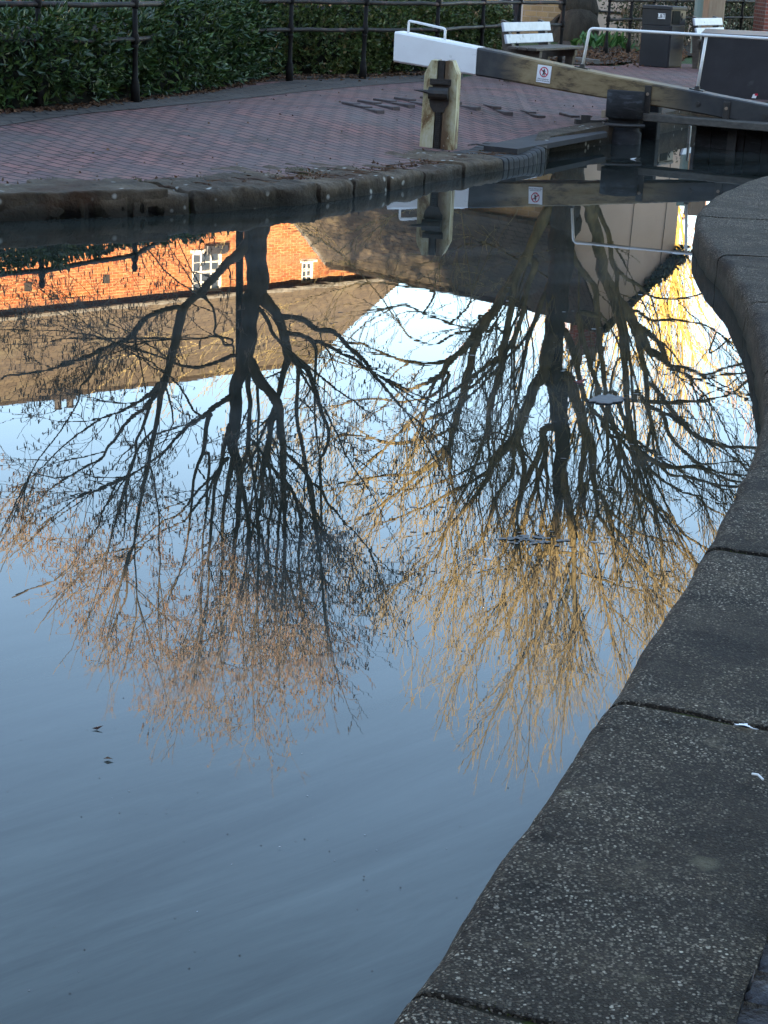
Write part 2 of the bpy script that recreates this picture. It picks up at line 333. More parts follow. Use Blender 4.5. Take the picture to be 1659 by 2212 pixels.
def watermat():
    t = NT('canal_water'); co = t.coord('Object')
    st = t.along(math.radians(38), 4.)
    film = t.noise(st, 1.6, 8, .68, .6); film2 = t.noise(st, .55, 5, .6, .8)
    f = t.ramp(film, [(.42, 0.), (.72, 1.)])
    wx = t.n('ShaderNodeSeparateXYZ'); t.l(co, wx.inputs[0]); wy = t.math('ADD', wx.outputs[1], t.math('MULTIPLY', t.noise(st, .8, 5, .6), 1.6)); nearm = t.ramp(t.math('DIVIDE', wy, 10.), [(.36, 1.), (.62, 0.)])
    col = t.mix(f, (.013, .015, .012), (.046, .049, .047))
    g = t.ramp(film2, [(.46, 0.), (.56, 1.)]); col = t.mix(t.math('MULTIPLY', g, .5), col, (.020, .022, .016))
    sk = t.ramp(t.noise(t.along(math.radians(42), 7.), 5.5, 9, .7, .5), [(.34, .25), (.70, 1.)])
    col = t.mix(t.math('MULTIPLY', nearm, sk), col, (.090, .100, .088))  # near scum streaks, with brightness put in to lift the dim reflection
    a = t.noise(t.coord('Object', (1, 1.0, 1)), 2.2, 3, .55, .4); b = t.noise(t.coord('Object', (.8, 2.2, 1)), 6.5, 2, .5)
    calm = t.ramp(t.noise(co, .35, 2), [(.35, .25), (.65, 1.)])
    h = t.math('ADD', a, t.math('MULTIPLY', b, .22))
    bp = t.bump(t.math('MULTIPLY', h, calm), .5, .00045)
    t.p.inputs['IOR'].default_value = 1.333
    t.done(col, 0.0, bp, .5)
    t.l(t.ramp(film, [(.5, .0), (.8, .035)]), t.p.inputs['Roughness'])
    return t.mat
M['water'] = watermat()
# ---------------------------------------------------------------- light
SUN_AZ, SUN_EL = math.radians(5), math.radians(12)       # behind the viewer, a little to the left
sd = Vector((-math.sin(SUN_AZ)*math.cos(SUN_EL), -math.cos(SUN_AZ)*math.cos(SUN_EL), math.sin(SUN_EL)))
w = bpy.data.worlds.new('World'); S.world = w; w.use_nodes = True; wt = w.node_tree
sky = wt.nodes.new('ShaderNodeTexSky'); sky.sky_type = 'NISHITA'; sky.sun_disc = False
sky.sun_elevation = SUN_EL; sky.sun_rotation = math.atan2(sd.x, sd.y); sky.air_density = 1.0; sky.dust_density = .25; sky.ozone_density = 1.6
bg = wt.nodes['Background']; tint = wt.nodes.new('ShaderNodeMix'); tint.data_type = 'RGBA'; tint.blend_type = 'MULTIPLY'; tint.inputs[0].default_value = 1; tint.inputs[7].default_value = (1., .925, .88, 1)
wt.links.new(sky.outputs[0], tint.inputs[6]); wt.links.new(tint.outputs[2], bg.inputs[0]); bg.inputs[1].default_value = .072
sl = bpy.data.lights.new('sun', 'SUN'); sl.energy = 5.0; sl.angle = math.radians(.53); sl.color = (1., .80, .55)
so = bpy.data.objects.new('sun', sl); COL.objects.link(so); so.rotation_euler = sd.to_track_quat('Z', 'Y').to_euler()
S.view_settings.view_transform = 'Standard'; S.view_settings.look = 'None'; S.view_settings.gamma = 1
S.view_settings.exposure = 3.85
S.cycles.max_bounces = 6; S.cycles.caustics_reflective = False; S.cycles.caustics_refractive = False
# ---------------------------------------------------------------- banks
LE = [(-60, 5), (-12, 9), (-6, 10.3), (-4, 11.1), (-2.67, 11.82), (-2.25, 12.09), (-1.84, 12.32), (-1.45, 12.59), (-1.02, 13.03), (-.57, 13.52), (-.12, 14.3),
      (.35, 15.19), (.82, 16.06), (1.15, 16.64), (1.39, 17.13), (1.50, 18.05), (2.2, 19.18), (2.75, 20.21), (3.52, 21.9), (5, 23.0), (8, 23.8), (20, 26), (70, 32)]
def lerpc(T, x):
    if x <= T[0][0]: return T[0][1]
    for (a, b), (c, d) in zip(T, T[1:]):
        if x <= c: return b+(d-b)*(x-a)/(c-a)
    return T[-1][1]
def ledge(x): return lerpc(LE, x)
def eh(x): return lerpc([(-3, .135), (-1, .135), (.3, .10), (1.2, .085), (1.5, .16), (2.5, .22), (4, .25)], x)
def hz(x, y):
    t = max(0, y-ledge(x)); e = eh(x); k = min(1, max(0, (t-1.5)/4.2)); return e+(.30-e)*k*k*(3-2*k)
YB = [(-60, 10), (-8, 14.2), (-4.2, 16.3), (-3.44, 17.02), (-2.69, 18.2), (-2.2, 20), (-1.75, 21.9), (-1.42, 22.5), (-.53, 23.3), (.8, 24.6), (1.6, 27), (2.4, 28.9), (3.4, 29.2), (3.9, 30.6), (6, 31.6), (9, 32), (20, 33), (70, 36)]
xs = sorted(set([x for x, y in LE]+[-40, -25, -9, -7, -5, -3.3]+[i*.2 for i in range(-16, 31)]+[7, 10, 14, 30, 45]))
def sheet(name, mat, y0, rows, dz, y1=None):
    mb = MB(); n = len(rows); vs = {}
    for i, x in enumerate(xs):
        a = y0(x)
        for j, t in enumerate(rows):
            y = a+t if y1 is None else a+(y1(x)-a)*t
            vs[i, j] = (x, y, hz(x, y)+dz)
    for i in range(len(xs)-1):
        for j in range(n-1): mb.face((vs[i, j], vs[i+1, j], vs[i+1, j+1], vs[i, j+1]))
    return mb.build(name, mat)
cop0 = lambda x: ledge(x)+(.35 if x < 1.4 else .03)
g = struct(sheet('ground', M['grass'], cop0, [0, .6, 1.5, 3, 5, 8, 14, 25, 60, 150, 600], -.035))
pv = struct(sheet('brick_paving', M['paving'], lambda x: cop0(x)+.02, [i/14 for i in range(15)], 0., lambda x: lerpc(YB, x)))
def strip(name, mat, T, dz, sub=6):         # ribbon between two polylines given as (x0,y0,x1,y1)
    mb = MB()
    P = []
    for (a, b) in zip(T, T[1:]):
        for k in range(sub): P.append([a[i]+(b[i]-a[i])*k/sub for i in range(4)])
    P.append(T[-1])
    for a, b in zip(P, P[1:]):
        z = lambda x, y: hz(x, y)+dz
        mb.face(((a[0], a[1], z(a[0], a[1])), (b[0], b[1], z(b[0], b[1])), (b[2], b[3], z(b[2], b[3])), (a[2], a[3], z(a[2], a[3]))))
    return mb.build(name, mat)
def A(x, y, z=.28): p = at(x, y, z); return (p.x, p.y)
edg = [(-9, 13.2, -9, 13.8), (-4.6, 15.2, -4.5, 16.0)]
for a, b in (((0, 266), (0, 249)), ((200, 247), (200, 233)), ((300, 240), (300, 221)), ((430, 227), (430, 205)), ((560, 214), (560, 189)), ((640, 204), (640, 177)), ((784, 190), (784, 171)), ((900, 181), (900, 166)), ((1000, 174), (1000, 158))):
    edg.append((*A(*a), *A(*b)))
struct(strip('path_edging', M['edging'], edg, .005))
soil = [(-9, 13.8, -9.3, 16)]+[(*A(a, b), *A(a+c, b-d)) for a, b, c, d in ((0, 247, -5, 25), (200, 233, 20, 22), (420, 205, 40, 20), (520, 187, 60, 15), (610, 177, 20, 18), (800, 166, 20, 12), (1000, 158, 40, 14), (1150, 150, 60, 16))]
struct(strip('soil_bed', M['soil'], soil, .006))
mb = MB(); bx = [A(1180, 138, .3), A(1290, 140, .3), A(1385, 133, .3), A(1500, 120, .3), A(1640, 122, .3), A(1640, 70, .3), A(1210, 85, .3)]
mb.face([(x, y, .309) for x, y in bx]); struct(mb.build('leaf_bed', M['soil']))
mb = MB(); bx = [A(1330, 98, .3), A(1392, 118, .3), A(1400, 84, .3), A(1350, 82, .3)]
mb.face([(x, y, .313) for x, y in bx]); struct(mb.build('grass_patch', M['grass']))
# right bank
RE = [(-7, -12), (-3, -4), (-1.2, -.6), (-.45, 1.2), (-.18, 1.88), (.04, 2.43), (.17, 2.80), (.51, 3.72), (.86, 4.69), (1.16, 5.61), (1.42, 6.5), (1.62, 7.5), (1.83, 9.0), (1.93, 10.2),
      (1.95, 11.1), (2.05, 12.2), (2.28, 13.2), (2.62, 14.15), (3.1, 15.19), (4, 16.3), (6, 17.3), (20, 19), (70, 22)]
def cr(P, k):                                # Catmull-Rom, k points per span
    P = [Vector(p) for p in P]; o = []
    for i in range(len(P)-1):
        a = P[max(i-1, 0)]; b = P[i]; c = P[i+1]; d = P[min(i+2, len(P)-1)]
        for j in range(k):
            t = j/k; o.append(.5*((2*b)+(c-a)*t+(2*a-5*b+4*c-d)*t*t+(3*b-a-3*c+d)*t**3))
    return o+[P[-1]]
def resample(P, step):
    o = [P[0].copy()]; acc = 0
    for a, b in zip(P, P[1:]):
        L = (b-a).length; s = step-acc
        while s <= L and L > 0: o.append(a+(b-a)*(s/L)); s += step
        acc = (acc+L) % step
    return o
def normals(P, side):                        # horizontal normal pointing onto the bank
    o = []
    for i in range(len(P)):
        d = (P[min(i+1, len(P)-1)]-P[max(i-1, 0)]); d = Vector((d.x, d.y, 0)).normalized(); o.append(Vector((d.y, -d.x, 0))*side)
    return o
def coping(mb, P, N, w, zt, r, zb, rough=.006, cut=.0):
    prof = [(0, zb), (0, .02), (0, None)]
    rows = []
    K = 5
    for i, (p, n) in enumerate(zip(P, N)):
        z = zt(p) if callable(zt) else zt
        ww = w(p) if callable(w) else w
        pr = [(0, zb), (-.005, 0), (0, (z-r)*.5), (0, z-r)]+[(r-r*math.cos(a*PI/2/K), z-r+r*math.sin(a*PI/2/K)) for a in range(1, K+1)]
        m = 8
        pr += [(r+(ww-r)*(k/m), z) for k in range(1, m+1)]+[(ww+.001, zb)]
        row = []
        for o_, z_ in pr:
            q = p+n*o_; q = Vector((q.x, q.y, z_))
            if rough > .004 and z_ > 0: ch = max(0, noise.noise(q*11)+.6*noise.noise(q*29)-.30)*min(rough, .012)*1.5*max(0, 1-o_/(r*2.2)); q += n*ch; q.z -= ch*.6
            if rough: q += Vector((noise.noise(q*5+Vector((7, 0, 0))), noise.noise(q*5+Vector((0, 9, 0))), noise.noise(q*6)*.8+noise.noise(q*25)*.3))*rough
            row.append(q)
        rows.append(row)
    b = len(mb.v); n = len(rows[0])
    for row in rows: mb.v += [tuple(q) for q in row]
    for i in range(len(rows)-1):
        for k in range(n-1): mb.f.append((b+i*n+k, b+(i+1)*n+k, b+(i+1)*n+k+1, b+i*n+k+1)); mb.uv.append(None); mb.m.append(0)
    mb.f.append(tuple(b+k for k in range(n))); mb.uv.append(None); mb.m.append(0)
    mb.f.append(tuple(b+(len(rows)-1)*n+k for k in range(n))[::-1]); mb.uv.append(None); mb.m.append(0)
def split(P, N, cuts, gap):                  # slice a dense polyline at arc lengths
    acc = [0]
    for a, b in zip(P, P[1:]): acc.append(acc[-1]+(b-a).length)
    segs = []
    for s0, s1 in zip(cuts, cuts[1:]):
        idx = [i for i, s in enumerate(acc) if s0+gap/2 <= s <= s1-gap/2]
        if len(idx) > 1: segs.append(([P[i] for i in idx], [N[i] for i in idx]))
    return segs
def arclen_at(P, q):
    acc = 0; best = (1e9, 0); prev = P[0]
    for p in P:
        acc += (p-prev).length; prev = p; d = (Vector((p.x-q[0], p.y-q[1]))).length
        if d < best[0]: best = (d, acc)
    return best[1]
RP = resample(cr([(x, y, 0) for x, y in RE[1:20]], 24), .012); RN = normals(RP, 1)
ZR = .18
cuts = [0]
for q in ((-1.6, -1.4), (-.75, .5), (.075, 2.52), (.53, 3.78), (.94, 4.95), (1.25, 5.9), (1.62, 7.5), (1.84, 9.1), (1.95, 10.6), (1.99, 11.55), (2.1, 12.4), (2.5, 13.8)): cuts.append(arclen_at(RP, q))
cuts.append(arclen_at(RP, (4, 16.3)))
rq = thing('quay_wall', 'rough grey concrete coping of big curved slabs along the right bank', 'quay wall', (.6, 3.5, 0))
for k, (p, n) in enumerate(split(RP, RN, cuts, .008)):
    mb = MB(); coping(mb, p, n, .52, ZR+rnd(-.005, .005), .055, -.5, .009); mb.build('coping_slab', M['aggregate'], rq, True)
mb = MB(); coping(mb, [q+n*.05 for q, n in zip(RP[::6], RN[::6])], RN[::6], .45, ZR-.009, .05, -.45, .008); mb.build('mossy_bedding', M['mossjoint'], rq, True)
# setts behind the right coping
mb = MB(); mbm = MB()
Q = resample(cr([(x, y, 0) for x, y in RE[2:20]], 20), .118); QN = normals(Q, 1)
for i, (p, n) in enumerate(zip(Q, QN)):
    if p.y > 14 or p.y < 1.2: continue
    tg = Vector((-n.y, n.x, 0))
    for r_ in range(9):
        c = p+n*(.60+.205*r_)+tg*(.055*(r_ % 2)+rnd(-.006, .006))
        a = rnd(-.05, .05); X = n*.092*rnd(.93, 1.03); Y = tg*(.048*rnd(.92, 1.05))*(1+.02*r_)
        mb.box((c.x, c.y, ZR-.035+rnd(-.007, .005)), Quaternion((0, 0, 1), a) @ X, Quaternion((0, 0, 1), a) @ Y, (rnd(-.003, .003), rnd(-.003, .003), .035), 0, .014)
struct(mb.build('sett_paving', M['sett'], None, True))
mb = MB(); P2 = [Vector((x, y, 0)) for x, y in RE]; N2 = normals(P2, 1)
for i in range(len(P2)-1):
    for a, b in ((.45, 2.4), (2.4, 60)):
        p0, p1, n0, n1 = P2[i], P2[i+1], N2[i], N2[i+1]
        X0, X1 = (n0, n1) if b < 3 else (Vector((1, -.02, 0)), Vector((1, -.02, 0)))
        q = (p0+n0*.45, p1+n1*.45, p1+n1*2.4, p0+n0*2.4) if b < 3 else (p0+n0*2.4, p1+n1*2.4, p1+n1*2.4+X1*60, p0+n0*2.4+X0*60)
        mb.face([(v.x, v.y, ZR-.024) for v in q][::-1])
struct(mb.build('towpath', M['mossjoint']))
# left coping
LP = resample(cr([(x, y, 0) for x, y in LE[1:15]], 24), .012); LN = normals(LP, -1)
lq = thing('quay_wall', 'old rounded sandstone coping blocks edging the red brick towpath', 'quay wall', (-1, 13, 0))
cuts = [0]
xsL = [-9, -7.2, -5.8, -4.6, -3.6, -2.27, -1.86, -1.47, -.60, -.34, -.08, .20, .55, .93]
lacc = [0]
for a, b in zip(LP, LP[1:]): lacc.append(lacc[-1]+(b-a).length)
def sx_(x):
    for i, p in enumerate(LP):
        if p.x >= x: return lacc[i]
    return lacc[-1]
cuts = [0]+[sx_(x) for x in xsL]
for k, (p, n) in enumerate(split(LP, LN, cuts, .034)):
    dz = rnd(-.016, .014); wd = rnd(.68, .95) if p[0].x < -.65 else rnd(.9, 1.15)
    mb = MB(); coping(mb, p, n, wd, lambda q, dz=dz: eh(q.x)+.012+dz, rnd(.035, .07), -.5, .032); mb.build('coping_stone', M['sandstone'], lq, True)
mb = MB(); coping(mb, [q+n*.06 for q, n in zip(LP[::5], LN[::5])], LN[::5], .34, lambda q: eh(q.x)-.022, .04, -.45, .006); mb.build('mossy_bedding', M['mossjoint'], lq, True)
s0, s1 = sx_(.94), lacc[-1]; nb = 9
for k in range(nb):
    for p, n in split(LP, LN, [s0+(s1-s0)*k/nb, s0+(s1-s0)*(k+1)/nb], .004):
        mb = MB(); coping(mb, p, n, .62, lambda q: eh(q.x)+.012, .045, -.5, .0035); mb.build('bullnose_brick', M['bluebrick'], lq, True)
# thin lichen slab lying over the first blocks
mb = MB(); p0 = [q for q in LP if -3.3 < q.x < -1.62]; n0 = normals(p0, -1)
coping(mb, p0, n0, .50, lambda q: eh(q.x)+.05+.01*noise.noise(q*2), .018, eh(-2)-.0, .014); mb.build('top_slab', M['sandstone'], lq, True)
# lock wall beyond the coping
mb = MB()
for (a, b), (c, d) in zip(LE[14:], LE[15:]):
    mb.quad((a, b, -.5), (c, d, -.5), (c, d, eh(c)+.0), (a, b, eh(a)+.0))
    mb.quad((a, b, eh(a)), (c, d, eh(c)), (c-.1, d+.3, eh(c)+.012), (a-.1, b+.3, eh(a)+.012))
lw = mb.build('lock_wall', M['sandstone']); tag(lw, 'dark stone lock wall behind the black gate post', 'wall')
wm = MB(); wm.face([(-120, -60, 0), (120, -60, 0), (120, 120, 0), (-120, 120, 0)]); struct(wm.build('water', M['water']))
# ---------------------------------------------------------------- trees
class Tree:
    fat = 1.; rlim = .007
    def __init__(s, d0, seed): s.R = random.Random(seed); s.d0 = d0; s.nodes = []; s.parts = {'trunk': MB(), 'branches': MB(), 'twigs': MB()}; s.tips = []; s.limbs = []
    def put(s, pts, rad):
        m = max(rad)
        if m > .022: s.parts['branches'].tube(pts, rad, 6, False)
        elif m > .009: s.parts['branches'].tube(pts, rad, 4, False)
        else: s.parts['twigs'].tube(pts, rad, 3, False)
    def trace(s, ox, oy, L, trunk=False, drift=None, sc=.26455, y0=None, leader=0):
        P = [(ox+a[0]*sc, oy+a[1]*sc, a[2]*sc) for a in L]
        p = mir(P[0][0], P[0][1], s.d0); Y = s.d0
        if s.nodes and not trunk:
            best = min(s.nodes, key=lambda q: (q[0].x-p.x)**2+(q[0].z-p.z)**2); Y = best[0].y
        if y0 is not None: Y = y0
        if drift is None: drift = s.R.choice((-1, 1))*s.R.uniform(.1, .42)
        near = None
        if s.nodes and not trunk and (best[0]-mir(P[0][0], P[0][1], Y)).length < 1.6: near = best[0].copy()
        pts = []; last = mir(P[0][0], P[0][1], Y)
        for x, y, r in P:
            q = mir(x, y, Y); Y += drift*(q-last).length; q = mir(x, y, Y)
            pts.append(Vector((q.x, q.y, q.z))); last = q
        rad = [max(s.rlim, s.fat*r*Y/F_PX) for x, y, r in P]
        if near is not None and (near-pts[0]).length > .06: pts.insert(0, near); rad.insert(0, rad[0])
        sp = cr([(*p, ) for p in pts], 5); rr = []
        for i in range(len(pts)-1):
            for j in range(5): rr.append(rad[i]+(rad[i+1]-rad[i])*j/5)
        rr.append(rad[-1])
        for i, q in enumerate(sp):
            k = rr[i]*.45; q += Vector((noise.noise(q*3.1), noise.noise(q*3.1+Vector((5, 5, 5))), noise.noise(q*3.1-Vector((5, 5, 5)))))*k
            rr[i] *= 1+.14*noise.noise(q*6)
        for q, r in zip(sp, rr): s.nodes.append((q, r))
        s.parts['trunk' if trunk else 'branches'].tube(sp, rr, 12 if trunk else 8, False)
        s.limbs.append((sp, rr)); return sp, rr
    def grow(s, p, d, L, r, lev, up=.1, wander=.16, spec=None):
        R = s.R; seg = (.30, .20, .13, .09)[min(lev, 3)]*spec.get('seg', 1); n = max(3, int(L/seg)); pts = [p.copy()]; rad = [r]; d = d.normalized(); cap = R.gauss(0, .55); re = max(spec['rmin'], r*.38)
        for i in range(n):
            d = (d+Vector((R.gauss(0, 1), R.gauss(0, 1), R.gauss(0, 1)))*wander*.6+Vector((0, 0, up*.4))).normalized()
            p = p+d*(L/n)
            if i > 0 and p.z > spec['top'](p)+cap+.30: break
            pts.append(p); rad.append(r+(re-r)*(i+1)/n)
        n = len(pts)-1; rad = rad[:n+1]
        s.put(pts, rad)
        if n < 2: return
        if lev >= spec['max']: s.tips.append(pts); return
        k = spec['dens'][lev]*L; k = int(k)+(1 if R.random() < k-int(k) else 0)
        for j in range(k):
            t = R.uniform(.22, 1) if lev else R.uniform(.15, 1); i = min(n-1, int(t*n)); q = pts[i].lerp(pts[i+1], t*n-i) if i < n else pts[-1]; dd = (pts[i+1]-pts[i]).normalized()
            u, v = perp(dd); a = R.uniform(0, 2*PI); sp = R.uniform(*spec['ang']); e = dd*math.cos(sp)+(u*math.cos(a)+v*math.sin(a))*math.sin(sp); e.z += spec['lift']
            s.grow(q, e, max(.12, L*R.uniform(.32, .62)*(1.15-.5*t)), max(spec['rmin'], rad[i]*R.uniform(.45, .7)), lev+1, up, wander*1.15, spec)
        if lev < spec['max']:
            s.grow(pts[-1], d, L*R.uniform(.35, .55), rad[-1], lev+1, up, wander, spec)
    def dress(s, spec):
        R = s.R
        for sp, rr in s.limbs:
            L = 0
            for i in range(1, len(sp)):
                st = (sp[i]-sp[i-1]).length; L += st
                if rr[i] > spec['rbig'] and R.random() > spec.get('bigp', .12): continue
                k = st*spec['side']
                while k > 0:
                    if R.random() < k:
                        dd = (sp[i]-sp[i-1]).normalized(); u, v = perp(dd); a = R.uniform(0, 2*PI); an = R.uniform(*spec['ang'])
                        e = dd*math.cos(an)+(u*math.cos(a)+v*math.sin(a))*math.sin(an); e.z += spec['lift']
                        s.grow(sp[i], e, R.uniform(*spec['len'])*spec.get('shr', lambda z: 1)(sp[i].z), max(spec['rmin'], min(rr[i]*.55, R.uniform(*spec.get('cr', (.008, .02))))), 1, spec['up'], spec['wander'], spec)
                    k -= 1
            if rr[-1] < spec['rbig']*1.5:
                d = (sp[-1]-sp[-4]).normalized()
                for j in range(spec['lead']):
                    u, v = perp(d); a = R.uniform(0, 2*PI); an = R.uniform(.05, .35); e = d*math.cos(an)+(u*math.cos(a)+v*math.sin(a))*math.sin(an)
                    Lt = max(.8, (spec['top'](sp[-1])-sp[-1].z)*R.uniform(.55, 1.)) if j == 0 else R.uniform(.8, 1.8)
                    s.grow(sp[-1], e, min(Lt, spec.get('lmax', 5)), max(rr[-1]*.9, .012), 0, spec['up'], spec['wander']*.6, spec)
    def finish(s, name, label, mats, base, cat='tree', group=None, stuff=True):
        root = thing(name, label, cat, base, group)
        for k, mb in s.parts.items():
            if mb.v:
                o = mb.build(k, mats[k], root, True)
                if k == 'twigs': o['kind'] = 'stuff'
        return root
